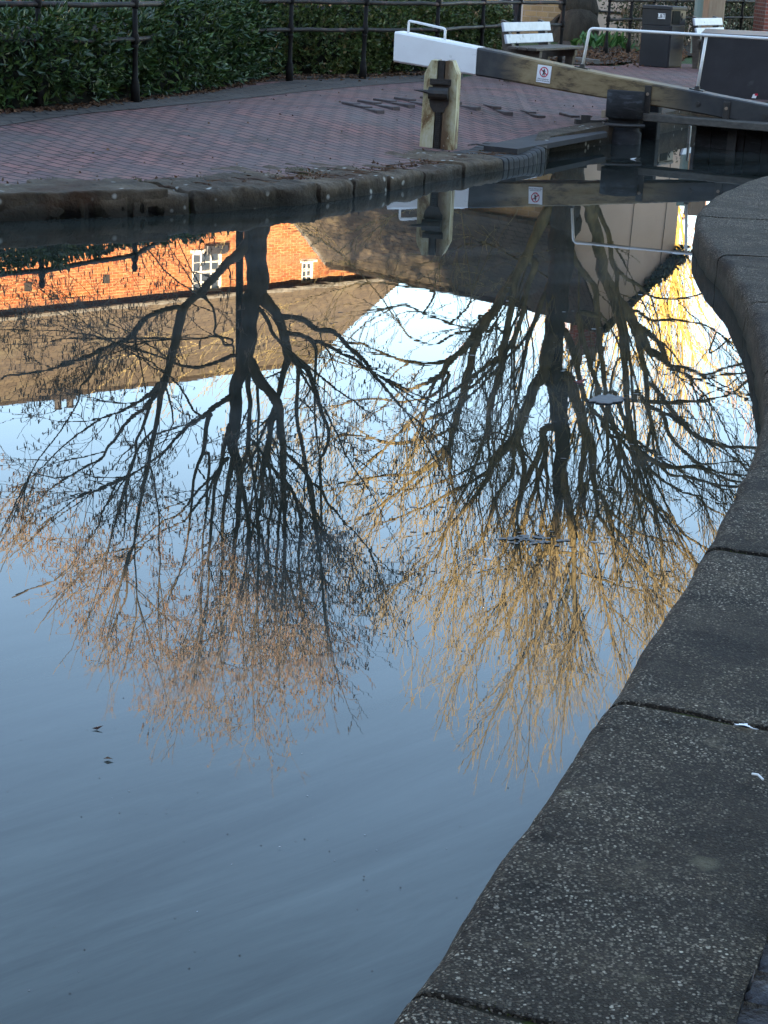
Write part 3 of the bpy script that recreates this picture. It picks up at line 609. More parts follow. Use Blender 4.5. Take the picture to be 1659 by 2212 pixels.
# ---- the alder with catkins, behind the hedge
TL = Tree(27., 5); TL.fat = 1.18; TL.rlim = .010
Z1, Z2, Z3, Z4 = (0, 482.8), (384.0, 482.8), (0, 877.8), (384.0, 877.8)
base = mir(572, 420, 27.)
TL.trace(*Z2, [(704, -1015, 135), (700, -850, 112), (694, -600, 102), (690, -330, 98), (680, -120, 90), (670, 40, 86), (650, 200, 80), (635, 400, 75), (630, 540, 72), (595, 650, 64), (578, 800, 58), (570, 950, 60), (555, 1100, 58), (500, 1250, 50), (475, 1400, 45), (458, 1659, 46), (460, 1815, 42), (475, 1920, 34), (490, 1973, 30), (500, 2093, 25), (502, 2290, 20), (490, 2440, 18), (470, 2590, 15), (460, 2740, 13)], True, 0.0)
TT = [
 (Z4, [(450, 430, 22), (425, 560, 18), (400, 700, 15), (375, 850, 13), (365, 1100, 11), (365, 1250, 10), (355, 1400, 9), (340, 1659, 7)]),
 (Z2, [(640, 90, 45), (540, 200, 42), (470, 260, 38), (400, 320, 35), (330, 400, 32), (250, 490, 32), (200, 560, 30), (100, 640, 30), (40, 720, 36), (9, 850, 38), (-11, 950, 35), (-51, 1060, 33), (-71, 1180, 30), (-111, 1290, 28), (-141, 1400, 23), (-151, 1500, 20), (-181, 1659, 18), (-221, 1843, 15), (-246, 2013, 14), (-286, 2173, 13), (-321, 2343, 12), (-341, 2473, 10), (-351, 2593, 9), (-381, 2693, 8), (-421, 2823, 7), (-470, 2943, 5)]),
 (Z1, [(1480, 690, 20), (1400, 690, 18), (1300, 720, 17), (1200, 770, 18), (1120, 850, 24), (1070, 920, 20), (1000, 960, 18), (900, 1000, 16), (820, 1030, 16), (740, 1080, 15), (650, 1110, 14), (570, 1130, 18), (510, 1150, 18), (440, 1180, 10), (330, 1210, 9), (220, 1230, 8), (60, 1240, 7), (0, 1285, 5)]),
 (Z1, [(815, 1040, 13), (800, 1100, 12), (770, 1190, 11), (720, 1270, 10), (660, 1330, 8), (640, 1440, 7), (590, 1540, 6), (530, 1640, 6), (490, 1700, 5), (400, 1813, 5), (310, 1933, 4), (250, 2043, 3)]),
 (Z1, [(1330, 1290, 20), (1250, 1370, 16), (1120, 1460, 12), (1000, 1530, 10), (850, 1590, 8), (790, 1620, 8), (690, 1683, 7), (580, 1763, 6), (480, 1853, 5), (400, 1933, 5), (300, 2033, 4)]),
 (Z1, [(1320, 1330, 18), (1240, 1440, 16), (1180, 1510, 15), (1080, 1583, 13), (1000, 1673, 12), (940, 1763, 11), (880, 1823, 10), (830, 1913, 9), (700, 1983, 8), (600, 2043, 8), (480, 2113, 7), (380, 2193, 6), (320, 2263, 5), (280, 2353, 4), (220, 2443, 3)]),
 (Z3, [(1240, -60, 14), (1200, 60, 13), (1160, 180, 12), (1110, 290, 10), (1110, 370, 10), (1080, 470, 12), (1040, 560, 12), (960, 600, 10), (860, 640, 8), (760, 690, 7), (620, 750, 6), (520, 830, 5), (430, 900, 4)]),
 (Z3, [(1040, 570, 9), (1030, 680, 8), (1025, 800, 7), (1020, 950, 6), (1000, 1090, 5), (900, 1160, 4), (800, 1260, 4), (650, 1380, 4)]),
 (Z3, [(960, 600, 9), (940, 650, 8), (890, 760, 7), (840, 850, 6), (810, 960, 6), (750, 1060, 5), (680, 1150, 4), (580, 1300, 4), (440, 1420, 3), (260, 1480, 3)]),
 (Z3, [(1270, 200, 10), (1200, 250, 9), (1130, 340, 9), (1080, 450, 9), (1045, 550, 9)]),
 (Z3, [(1215, 500, 8), (1260, 610, 7), (1270, 720, 7), (1290, 820, 6), (1300, 950, 6), (1295, 1100, 5), (1310, 1250, 4), (1300, 1400, 3)]),
 (Z3, [(1050, 1200, 8), (1030, 1330, 9), (1035, 1450, 9), (1030, 1560, 7), (960, 1700, 5)]),
 (Z3, [(1090, 1130, 6), (1100, 1270, 6), (1110, 1400, 6), (1115, 1550, 5)]),
 (Z2, [(450, 1080, 15), (370, 1110, 15), (280, 1140, 14), (170, 1170, 14), (80, 1170, 12), (0, 1150, 10), (-40, 1130, 8)]),
 (Z2, [(450, 1000, 8), (380, 990, 8), (360, 930, 8), (300, 900, 8), (310, 820, 8), (290, 700, 8), (250, 640, 8)]),
 (Z2, [(440, 950, 7), (300, 925, 7), (160, 940, 7), (30, 940, 8), (-20, 940, 8)]),
 (Z2, [(180, 1600, 8), (130, 1530, 8), (60, 1400, 8), (0, 1310, 8), (-60, 1250, 6)]),
 (Z2, [(460, 1400, 32), (380, 1440, 24), (280, 1510, 21), (190, 1590, 18), (100, 1640, 16), (70, 1673, 15), (0, 1733, 12), (-20, 1753, 11), (-110, 1863, 10), (-210, 1933, 9), (-350, 2033, 8), (-450, 2083, 8), (-560, 2140, 6)]),
 (Z4, [(270, 60, 17), (240, 120, 17), (225, 250, 17), (205, 380, 15), (160, 480, 12), (130, 600, 11), (120, 750, 10), (100, 900, 9), (85, 1050, 8), (70, 1150, 7), (50, 1250, 6), (10, 1380, 5)]),
 (Z4, [(420, 150, 18), (400, 240, 18), (370, 380, 17), (340, 510, 17), (310, 620, 15), (290, 800, 13), (275, 950, 12), (265, 1100, 11), (250, 1250, 10), (255, 1400, 8), (245, 1550, 7)]),
 (Z4, [(410, 420, 14), (350, 480, 13), (300, 560, 12), (210, 640, 10), (130, 730, 9), (60, 820, 8), (0, 880, 7), (-150, 960, 6), (-260, 1060, 5)]),
 (Z4, [(300, 580, 9), (250, 690, 10), (190, 760, 9), (110, 860, 8), (60, 930, 7), (0, 960, 6), (-150, 1030, 5), (-290, 1140, 4)]),
 (Z4, [(250, 380, 11), (255, 520, 11), (245, 640, 11), (240, 800, 9), (230, 900, 8), (210, 1050, 7), (200, 1150, 7), (205, 1300, 6), (190, 1450, 5)]),
 (Z2, [(640, 540, 52), (720, 630, 46), (770, 690, 40), (820, 770, 35), (860, 860, 33), (880, 950, 32), (890, 1040, 32), (905, 1100, 34), (880, 1170, 25), (850, 1260, 22), (830, 1370, 20), (800, 1450, 16)]),
 (Z2, [(900, 1080, 34), (960, 1110, 30), (1020, 1150, 28), (1060, 1190, 22), (1100, 1290, 20), (1140, 1390, 18), (1160, 1500, 14), (1200, 1600, 14), (1220, 1643, 13), (1230, 1773, 12), (1200, 1873, 10), (1160, 1943, 10), (1165, 2093, 10), (1170, 2293, 9), (1175, 2500, 8)]),
 (Z2, [(840, 765, 22), (950, 770, 20), (1030, 790, 20), (1130, 860, 18), (1250, 880, 18), (1340, 940, 17), (1390, 1010, 16), (1450, 1060, 15), (1530, 1130, 15), (1570, 1200, 14), (1659, 1300, 12), (1740, 1400, 10), (1850, 1520, 8)]),
 (Z2, [(890, 890, 20), (990, 910, 18), (1080, 950, 18), (1110, 990, 17), (1130, 1050, 12), (1125, 1200, 10), (1120, 1300, 9)]),
 (Z2, [(1120, 975, 15), (1150, 970, 14), (1230, 1000, 14), (1330, 1060, 12), (1450, 1110, 11), (1520, 1170, 10), (1640, 1240, 8)]),
 (Z2, [(650, 690, 16), (700, 740, 16), (740, 810, 15), (770, 890, 14), (820, 950, 13), (860, 1000, 12)]),
 (Z2, [(570, 1090, 50), (620, 1150, 40), (650, 1230, 40), (690, 1310, 45), (760, 1380, 40), (800, 1440, 38), (830, 1530, 32), (845, 1659, 30), (852, 1780, 28), (860, 1913, 26), (862, 2093, 22), (870, 2243, 17), (870, 2393, 16), (872, 2593, 14), (870, 2793, 12)]),
 (Z4, [(820, 60, 26), (770, 130, 22), (745, 280, 20), (720, 400, 22), (695, 480, 20), (690, 650, 17), (670, 800, 15), (655, 900, 14), (650, 1000, 12), (665, 1100, 11), (660, 1250, 10), (655, 1400, 9), (650, 1600, 8)]),
 (Z4, [(860, 720, 14), (838, 850, 12), (825, 1000, 11), (815, 1150, 10), (805, 1300, 9), (800, 1500, 8)]),
 (Z4, [(865, 370, 16), (900, 400, 14), (960, 450, 14), (1030, 530, 15), (1080, 620, 17), (1105, 750, 15), (1120, 900, 13), (1135, 1050, 12), (1150, 1180, 11), (1180, 1350, 9)]),
 (Z4, [(865, 600, 16), (900, 630, 14), (940, 700, 14), (975, 800, 13), (1000, 920, 12), (1000, 1060, 12), (990, 1180, 11), (990, 1350, 10), (1010, 1550, 9)]),
 (Z2, [(575, 1190, 22), (575, 1340, 20), (590, 1450, 18), (585, 1550, 16), (578, 1723, 17), (575, 1843, 17), (545, 1943, 13), (520, 2043, 13), (515, 2150, 12)]),
 (Z2, [(650, 1300, 12), (655, 1450, 12), (660, 1550, 10), (655, 1659, 9), (650, 1743, 8), (655, 1893, 8)]),
 (Z4, [(590, 265, 11), (650, 330, 10), (700, 400, 10)]),
 (Z4, [(570, 350, 12), (600, 450, 11), (620, 570, 10), (635, 720, 9), (645, 860, 8)]),
 (Z2, [(985, 1160, 16), (975, 1350, 12), (970, 1500, 14), (985, 1650, 15), (1010, 1793, 14), (1040, 1943, 13), (1055, 2073, 12), (1075, 2200, 11)]),
 (Z4, [(740, 470, 10), (760, 590, 10), (775, 700, 9), (765, 850, 9), (745, 960, 9), (740, 1150, 8), (745, 1350, 6)]),
 (Z4, [(560, 930, 9), (640, 990, 10), (700, 1130, 9), (740, 1270, 8), (830, 1330, 7)]),
 (Z4, [(510, 600, 9), (550, 700, 8), (580, 880, 7), (590, 960, 6)]),
 (Z4, [(1100, 630, 12), (1170, 690, 11), (1220, 790, 9), (1290, 850, 8), (1340, 920, 7), (1450, 1040, 6), (1560, 1160, 5)]),
]
for z, L in TT: TL.trace(*z, L)
def topL(p): return (lerpc([(-7.5, 6.0), (-5.6, 7.9), (-4.4, 9.8), (-3.6, 10.9), (-2.8, 10.5), (-1.9, 11.0), (-1.2, 10.8), (-.5, 10.0), (.3, 8.6), (1, 8.)], p.x*27./p.y)+1.8)*p.y/27.-1.8
TL.dress(dict(rbig=.075, bigp=.05, side=1.9, ang=(.50, 1.2), lift=.14, len=(.45, 1.3), up=.06, wander=.27, rmin=.0034, lead=3, top=topL, max=3, dens=(3.4, 4.6, 5.0, 0), lmax=2.6))
troot = TL.finish('alder_tree', 'bare alder with hanging catkins behind the dark laurel hedge', {'trunk': M['bark_trunk'], 'branches': M['bark'], 'twigs': M['twig']}, (base.x, 27, .3))
mb = MB(); R5 = random.Random(3)
for pts in TL.tips:
    for k in range(2):
        if R5.random() < .50: continue
        p = pts[R5.randrange(max(0, len(pts)-3), len(pts))]; L = R5.uniform(.05, .085); e = Vector((R5.gauss(0, .12), R5.gauss(0, .12), -1)).normalized()
        mb.tube([p, p+e*L*.12, p+e*L*.6, p+e*L], [.002, .0075, .008, .004], 4, False)
o = mb.build('catkins', M['catkin'], troot, True); o['kind'] = 'stuff'
# ---- the tall lime by the bench
TR = Tree(38.6, 8); TR.fat = 1.22; TR.rlim = .014
Z5, Z6, Z7, Z8 = (822.9, 438.9), (1206.9, 438.9), (822.9, 877.8), (1152.0, 877.8)
TR.trace(*Z5, [(1568, -1110, 185), (1563, -1030, 150), (1557, -920, 124), (1548, -700, 112), (1538, -500, 108), (1525, -330, 106), (1505, -100, 104), (1500, 80, 105), (1490, 300, 95), (1470, 500, 85), (1460, 700, 78), (1440, 850, 72), (1420, 1050, 66), (1410, 1300, 70), (1430, 1500, 68), (1460, 1659, 62), (1478, 1860, 56), (1470, 2060, 50), (1460, 2210, 45), (1448, 2360, 36), (1440, 2510, 28), (1435, 2660, 23), (1430, 2810, 20), (1425, 2960, 18), (1410, 3110, 15), (1390, 3260, 13)], True, 0.0)
RT = [
 (Z7, [(1480, 450, 34), (1500, 600, 30), (1530, 800, 28), (1550, 950, 26), (1570, 1100, 22), (1580, 1300, 18), (1572, 1450, 16), (1580, 1650, 13)]),
 (Z8, [(270, -250, 40), (330, -100, 40), (370, 20, 40), (400, 150, 38), (430, 250, 36), (420, 350, 26), (400, 450, 22), (385, 600, 20), (385, 750, 14), (360, 880, 14), (345, 1050, 12), (330, 1200, 12)]),
 (Z8, [(430, 230, 34), (470, 300, 32), (485, 400, 30), (480, 500, 26), (505, 650, 20), (560, 740, 18), (600, 830, 17), (640, 970, 16), (650, 1080, 15), (700, 1180, 12), (740, 1260, 10), (820, 1340, 9), (880, 1430, 8)]),
 (Z8, [(470, 480, 18), (500, 650, 16), (520, 800, 14), (530, 880, 14), (580, 960, 13), (630, 1060, 12), (720, 1130, 11), (800, 1220, 10), (900, 1310, 9), (1000, 1400, 8), (1140, 1490, 7)]),
 (Z8, [(420, 650, 11), (415, 800, 11), (440, 930, 10), (470, 1080, 11), (500, 1180, 10), (530, 1300, 9), (560, 1450, 9), (590, 1640, 8)]),
 (Z8, [(500, 900, 9), (495, 1050, 9), (505, 1200, 9), (540, 1350, 8), (560, 1500, 8), (640, 1640, 7)]),
 (Z8, [(660, 1000, 13), (730, 1060, 13), (800, 1130, 12), (860, 1220, 11), (920, 1290, 11), (980, 1400, 10), (1040, 1500, 9), (1110, 1600, 8)]),
 (Z5, [(1420, 1000, 52), (1370, 1200, 48), (1310, 1390, 45), (1240, 1520, 40), (1200, 1639, 38), (1130, 1839, 38), (1090, 1919, 38), (1020, 1989, 32), (940, 2079, 30), (885, 2180, 24), (830, 2219, 12), (700, 2299, 10), (560, 2369, 9), (400, 2450, 8), (150, 2560, 6)]),
 (Z7, [(900, 500, 22), (870, 590, 18), (800, 690, 14), (740, 770, 14), (690, 830, 12), (640, 890, 11), (520, 1020, 9), (480, 1180, 8), (350, 1310, 7), (180, 1420, 6)]),
 (Z7, [(1100, 270, 24), (1140, 350, 20), (1165, 450, 18), (1175, 540, 18), (1150, 640, 20), (1140, 740, 17), (1115, 850, 12), (1120, 980, 9)]),
 (Z7, [(1090, 300, 16), (1080, 450, 16), (1070, 560, 14), (1000, 650, 11), (950, 740, 10), (920, 850, 9), (860, 1020, 8), (800, 1150, 8), (740, 1280, 7), (620, 1400, 6)]),
 (Z7, [(1330, 180, 26), (1320, 280, 24), (1290, 400, 22), (1230, 520, 20), (1180, 620, 20), (1150, 700, 18)]),
 (Z7, [(1340, 250, 18), (1350, 380, 18), (1310, 500, 17), (1270, 650, 16), (1215, 790, 15), (1180, 920, 14), (1160, 1000, 12), (1100, 1180, 10), (1050, 1350, 9), (1000, 1500, 8)]),
 (Z7, [(1350, 330, 14), (1345, 480, 14), (1360, 600, 12), (1350, 780, 12), (1310, 950, 12), (1300, 1080, 13), (1285, 1200, 13), (1270, 1330, 13), (1220, 1430, 11), (1130, 1530, 10), (1080, 1640, 9)]),
 (Z7, [(1300, 1100, 12), (1290, 1250, 11), (1265, 1420, 10), (1250, 1600, 9)]),
 (Z7, [(1450, 780, 16), (1400, 960, 12), (1370, 1080, 11), (1330, 1200, 10), (1260, 1300, 9), (1180, 1420, 8), (1020, 1560, 7)]),
 (Z5, [(1380, 60, 50), (1250, 300, 34), (1150, 520, 30), (1080, 640, 28), (1000, 740, 30), (920, 880, 34), (830, 1000, 34), (750, 1100, 34), (650, 1220, 24), (540, 1280, 17), (400, 1312, 12), (200, 1290, 10), (0, 1220, 7), (-150, 1150, 5)]),
 (Z5, [(800, 1080, 28), (750, 1200, 26), (720, 1330, 28), (690, 1450, 28), (660, 1600, 26), (640, 1670, 25), (600, 1859, 22), (560, 1989, 18), (500, 2079, 16), (420, 2139, 14), (300, 2219, 12), (200, 2309, 10), (50, 2429, 8), (-150, 2560, 6)]),
 (Z5, [(1200, 450, 34), (1110, 600, 28), (1080, 720, 25), (1060, 850, 25), (1040, 1000, 25), (1000, 1180, 28), (980, 1330, 30), (960, 1450, 28), (900, 1610, 22), (880, 1719, 16), (860, 1859, 13), (820, 1989, 12), (770, 2139, 11), (730, 2259, 11), (660, 2379, 10), (590, 2519, 9), (540, 2650, 7)]),
 (Z5, [(1260, 500, 26), (1190, 700, 20), (1165, 860, 18), (1130, 1000, 18), (1070, 1130, 18), (1010, 1220, 18)]),
 (Z5, [(1380, 650, 22), (1300, 830, 16), (1235, 1020, 15), (1190, 1150, 14), (1180, 1250, 10), (1150, 1400, 9), (1120, 1550, 8), (1080, 1700, 7)]),
 (Z5, [(1330, 750, 15), (1290, 900, 15), (1220, 1030, 13), (1150, 1140, 12), (1060, 1230, 12), (900, 1400, 10), (700, 1600, 9), (560, 1700, 8)]),
 (Z5, [(930, 1000, 10), (860, 1050, 10), (800, 930, 10), (830, 930, 8), (770, 1030, 8), (600, 1070, 7), (430, 1150, 7), (250, 1100, 6), (170, 1010, 6)]),
 (Z5, [(620, 1235, 16), (540, 1300, 20), (510, 1400, 24), (420, 1440, 20), (350, 1480, 10), (200, 1520, 8), (60, 1450, 8), (-60, 1380, 6)]),
 (Z5, [(560, 1400, 14), (520, 1480, 14), (430, 1560, 10), (330, 1600, 9), (150, 1620, 8), (0, 1590, 7)]),
 (Z5, [(830, 1020, 9), (700, 1020, 9), (560, 980, 9), (450, 930, 8), (350, 900, 7), (200, 830, 7), (100, 850, 6)]),
 (Z5, [(560, 985, 8), (640, 920, 7), (720, 830, 7), (740, 750, 5)]),
 (Z5, [(340, 900, 7), (400, 820, 7), (440, 730, 8), (380, 700, 5)]),
 (Z7, [(600, 180, 14), (480, 230, 13), (360, 270, 12), (200, 300, 11), (60, 300, 9), (-80, 260, 8)]),
 (Z7, [(520, 330, 12), (430, 420, 11), (330, 520, 10), (200, 560, 8), (60, 560, 7)]),
 (Z6, [(220, -60, 60), (270, 60, 46), (290, 200, 40), (330, 350, 40), (350, 480, 40), (380, 620, 42), (430, 760, 44), (520, 850, 44), (600, 950, 40), (670, 1060, 34), (720, 1180, 28), (820, 1250, 22), (900, 1320, 16), (1050, 1350, 13), (1200, 1400, 10), (1400, 1330, 9), (1600, 1300, 7)]),
 (Z6, [(230, -40, 20), (300, 20, 18), (350, 120, 18), (395, 230, 18), (420, 350, 18), (440, 470, 18), (475, 560, 17), (478, 700, 15), (500, 820, 14)]),
 (Z6, [(470, 540, 14), (560, 620, 13), (650, 670, 12), (700, 720, 11), (800, 770, 9), (1000, 780, 8), (1200, 730, 6), (1300, 720, 5)]),
 (Z6, [(60, 300, 30), (150, 500, 22), (230, 600, 20), (300, 690, 20), (310, 850, 20), (330, 1050, 18), (350, 1250, 18), (375, 1450, 17), (390, 1640, 15)]),
 (Z6, [(430, 780, 26), (490, 950, 24), (520, 1100, 24), (540, 1300, 22), (550, 1500, 22), (560, 1659, 20), (600, 1850, 17), (640, 2000, 13)]),
 (Z6, [(600, 960, 22), (650, 1150, 22), (690, 1300, 20), (720, 1450, 18), (730, 1659, 18), (760, 1800, 14)]),
 (Z6, [(160, 900, 20), (210, 1150, 18), (250, 1310, 18), (300, 1450, 16), (330, 1600, 14), (400, 1750, 12)]),
 (Z6, [(60, 1050, 26), (130, 1250, 24), (160, 1400, 20), (180, 1500, 18), (250, 1659, 16)]),
 (Z6, [(700, 1030, 16), (830, 1150, 20), (870, 1280, 20), (940, 1350, 15), (1050, 1400, 13), (1150, 1440, 11), (1330, 1400, 9), (1560, 1380, 7)]),
 (Z6, [(640, 880, 12), (760, 960, 10), (900, 950, 9), (1060, 970, 8), (1200, 1000, 7), (1330, 1080, 5)]),
 (Z6, [(1230, 1220, 6), (1340, 1150, 6), (1450, 1060, 5), (1540, 1000, 4)]),
 (Z6, [(560, 1600, 14), (760, 1620, 12), (1000, 1620, 11), (1200, 1610, 10), (1400, 1560, 9), (1500, 1480, 7)]),
 (Z8, [(560, 150, 14), (640, 250, 13), (690, 420, 12), (740, 550, 13), (850, 680, 12), (950, 790, 12), (1080, 870, 11), (1170, 970, 10), (1250, 1060, 9), (1400, 1150, 7)]),
 (Z8, [(640, -120, 18), (700, 0, 17), (760, 150, 16), (800, 300, 20), (880, 380, 20), (1000, 450, 18), (1150, 500, 15), (1300, 490, 12), (1480, 520, 10), (1650, 550, 8)]),
 (Z8, [(850, -120, 16), (950, 0, 16), (1050, 60, 16), (1100, 200, 14), (1180, 320, 13), (1300, 430, 12), (1430, 530, 10), (1560, 590, 9), (1680, 620, 7)]),
 (Z8, [(1000, -140, 15), (1100, 0, 15), (1200, 110, 15), (1300, 220, 13), (1420, 290, 12), (1560, 330, 10), (1680, 330, 8)]),
 (Z8, [(800, 330, 14), (850, 480, 12), (900, 620, 11), (950, 760, 11), (1050, 900, 10), (1150, 1010, 9), (1230, 1150, 8), (1300, 1250, 7)]),
 (Z8, [(880, 400, 13), (960, 520, 12), (1080, 620, 10), (1200, 690, 9), (1330, 740, 8), (1440, 830, 7), (1550, 890, 6)]),
 (Z8, [(1000, 460, 12), (1120, 560, 12), (1260, 580, 12), (1400, 620, 11), (1560, 650, 10), (1680, 660, 8)]),
 (Z8, [(620, 850, 10), (700, 920, 10), (780, 990, 9), (900, 1050, 9), (1050, 1090, 8), (1150, 1120, 7), (1220, 1200, 6), (1320, 1270, 5)]),
 (Z8, [(330, 1150, 14), (335, 1280, 14), (380, 1340, 9), (480, 1390, 9), (600, 1420, 8), (760, 1480, 7)]),
 (Z8, [(330, 1200, 14), (330, 1350, 15), (340, 1500, 13), (360, 1659, 11)]),
]
for z, L in RT: TR.trace(*z, L)
def topR(p): return (lerpc([(-4, 8), (-1, 11.5), (0, 13.2), (.7, 15.2), (1.8, 15.4), (2.9, 17.3), (4.0, 16.4), (5, 16.0), (5.7, 14.6), (7, 12.5), (8.5, 11)], p.x*38.6/p.y)+1.8)*p.y/38.6-1.8
TR.dress(dict(rbig=.15, bigp=.05, side=1.8, cr=(.011, .036), ang=(.35, .85), lift=.30, len=(1.0, 3.2), up=.14, wander=.22, rmin=.0058, lead=3, top=topR, max=3, dens=(1.5, 2.0, 3.4, 0), lmax=4.2, seg=1.2))
bR = at(1243, 92, .3)
TR.finish('lime_tree', 'tall bare tree with many upright stems between bench and cream building', {'trunk': M['bark_trunk'], 'branches': M['bark_lime'], 'twigs': M['limetwig']}, (bR.x, 38.6, .3))
# root flare of the lime, standing on the ground
# ---- far trees in the sun
def fartree(name, label, bx, by, h, seed, mat, spread, droop, n0, rt=.16):
    T = Tree(by, seed); p = Vector((bx, by, .2)); T.parts['trunk'].tube([p, p+Vector((.1, 0, h*.15)), p+Vector((.0, .1, h*.3))], [rt*1.5, rt*1.1, rt], 8)
    sp = dict(top=lambda p: h*1.02, rmin=.009, max=2, dens=(1.2, 1.8, 0), ang=(.3, .9), lift=.1, seg=2.2)
    R = T.R
    for k in range(n0):
        a = R.uniform(0, 2*PI); e = Vector((math.cos(a)*spread, math.sin(a)*spread, 1)); z = R.uniform(.12, .3)
        T.grow(p+Vector((0, 0, h*z)), e, h*R.uniform(.55, .78)*(1-z*.4), rt*.45, 0, droop, .12, sp)
    return T.finish(name, label, {'trunk': mat, 'branches': mat, 'twigs': mat}, (bx, by, .2), group='bare trees far behind the houses')
fartree('willow_tree', 'golden bare willow in low sun behind the cream building', 10.2, 66, 16.0, 21, M['willow'], .14, .12, 6)
fartree('birch_tree', 'pinkish bare tree in sun right of the golden willow', 13.2, 70, 15.5, 22, M['birch'], .42, .06, 4)
fartree('birch_tree', 'pale pink bare tree in sun behind the cream gable top', 6.6, 72, 15, 23, M['birch'], .35, .06, 4)
fartree('willow_tree', 'smaller golden tree in sun left of the willow', 8.0, 63, 12.5, 24, M['willow'], .16, .06, 3)
fartree('birch_tree', 'wide pink bare tree at the far right behind the railing', 17.5, 72, 14, 25, M['birch'], .5, .05, 4)
# ---------------------------------------------------------------- buildings
def wall_holes(mb, o, u, L, z0, z1, holes, inward, rev=.09, m=0):
    us = sorted(set([0, L]+[h for a in holes for h in a[:2]])); zs = sorted(set([z0, z1]+[h for a in holes for h in a[2:4]]))
    for a, b in zip(us, us[1:]):
        for c, d in zip(zs, zs[1:]):
            if any(h[0]-1e-6 <= a and b <= h[1]+1e-6 and h[2]-1e-6 <= c and d <= h[3]+1e-6 for h in holes): continue
            P = lambda s, z: Vector((o.x+u.x*s, o.y+u.y*s, z))
            mb.face((P(a, c), P(b, c), P(b, d), P(a, d)), [(a, c), (b, c), (b, d), (a, d)], m)
    for a, b, c, d in [h[:4] for h in holes]:
        P = lambda s, z, k: Vector((o.x+u.x*s, o.y+u.y*s, z))+inward*k
        for q in (((a, c), (b, c)), ((b, c), (b, d)), ((b, d), (a, d)), ((a, d), (a, c))):
            mb.quad(P(*q[0], 0), P(*q[1], 0), P(*q[1], rev), P(*q[0], rev), m)
def window(parent, o, u, inward, a, b, c, d, nx, nz, rev=.05):
    P = lambda s, z, k: Vector((o.x+u.x*s, o.y+u.y*s, z))+inward*k
    mb = MB(); fw_ = .06; U = Vector((u.x, u.y, 0)); Zv = Vector((0, 0, 1))
    def bar(s0, s1, z0, z1, k, t): mb.box(P((s0+s1)/2, (z0+z1)/2, k), U*((s1-s0)/2), Zv*((z1-z0)/2), inward*t)
    bar(a, a+fw_, c, d, rev, .03); bar(b-fw_, b, c, d, rev, .03); bar(a+fw_, b-fw_, c, c+fw_, rev, .03); bar(a+fw_, b-fw_, d-fw_, d, rev, .03)
    for i in range(1, nx): s = a+(b-a)*i/nx; bar(s-.014, s+.014, c+fw_, d-fw_, rev, .015)
    for i in range(1, nz): z = c+(d-c)*i/nz; bar(a+fw_, b-fw_, z-(.03 if i*2 == nz else .014), z+(.03 if i*2 == nz else .014), rev, .012)
    f = mb.build('window', M['fasc'], parent)
    def sub(m_, nm, mat):
        o_ = m_.build(nm, mat); o_.parent = f
    m2 = MB(); m2.quad(P(a+.02, c+.02, rev+.02), P(b-.02, c+.02, rev+.02), P(b-.02, d-.02, rev+.02), P(a+.02, d-.02, rev+.02)); sub(m2, 'pane', M['glass'])
    m3 = MB(); m3.box(P((a+b)/2, c-.035, -.03), U*((b-a)/2+.06), Zv*.035, inward*.07); sub(m3, 'sill', M['fasc'])
    return f
# the sunlit brick house
EA, EB = mirh(0, 697, 7.4), mirh(857, 607, 7.4)
u1 = (EB-EA); u1.z = 0; Lw = u1.length; u1.normalize(); in1 = Vector((-u1.y, u1.x, 0))
o1 = EA-u1*12; o1.z = 0; L1 = Lw+12
hs = thing('brick_house', 'orange brick house with tiled roof glowing in low sun', 'house', (o1.x, o1.y, 0))
def onwall(o, u, x, y):                       # pixel of a reflection -> (along, height) on a wall
    r = ray(x, y); n = Vector((-u.y, u.x, 0)); t = (o-Vector((0, 0, CAM_H))).dot(n)/r.dot(n); p = Vector((0, 0, CAM_H))+r*t
    return ((p-o).dot(u), -p.z)
def rect(o, u, xa, xb, ya, yb):
    a, z0 = onwall(o, u, xa, ya); b, z1 = onwall(o, u, xb, yb); return (a, b, min(z0, z1), max(z0, z1))
W1 = rect(o1, u1, 415, 478, 547, 640); W2 = rect(o1, u1, 652, 676, 567, 611)
W1 = (W1[0], W1[1], W1[2], min(W1[3], 7.15)); W2 = (W2[0], W2[1], W2[2], min(W2[3], 7.2))
low = [(W1[0], W1[1], 2.2, 3.9), (W2[0]-.1, W2[1]+.3, 2.2, 3.9), (5., 6.2, 5.6, 7.1), (5., 6.2, 2.2, 3.9)]
mb = MB(); D1 = 8.
wall_holes(mb, o1, u1, L1, 0, 7.4, [W1, W2]+low, in1)
P = lambda s, k, z: Vector((o1.x, o1.y, z))+u1*s+in1*k
mb.face((P(L1, 0, 0), P(L1, D1, 0), P(L1, D1, 7.4), P(L1, D1/2, 10.5), P(L1, 0, 7.4)), [(0, 0), (D1, 0), (D1, 7.4), (D1/2, 10.5), (0, 7.4)])
mb.face((P(0, D1, 0), P(0, 0, 0), P(0, 0, 7.4), P(0, D1/2, 10.5), P(0, D1, 7.4)), [(0, 0), (D1, 0), (D1, 7.4), (D1/2, 10.5), (0, 7.4)])
mb.quad(P(L1, D1, 0), P(0, D1, 0), P(0, D1, 7.4), P(L1, D1, 7.4)); mb.build('wall', M['house_brick'], hs)
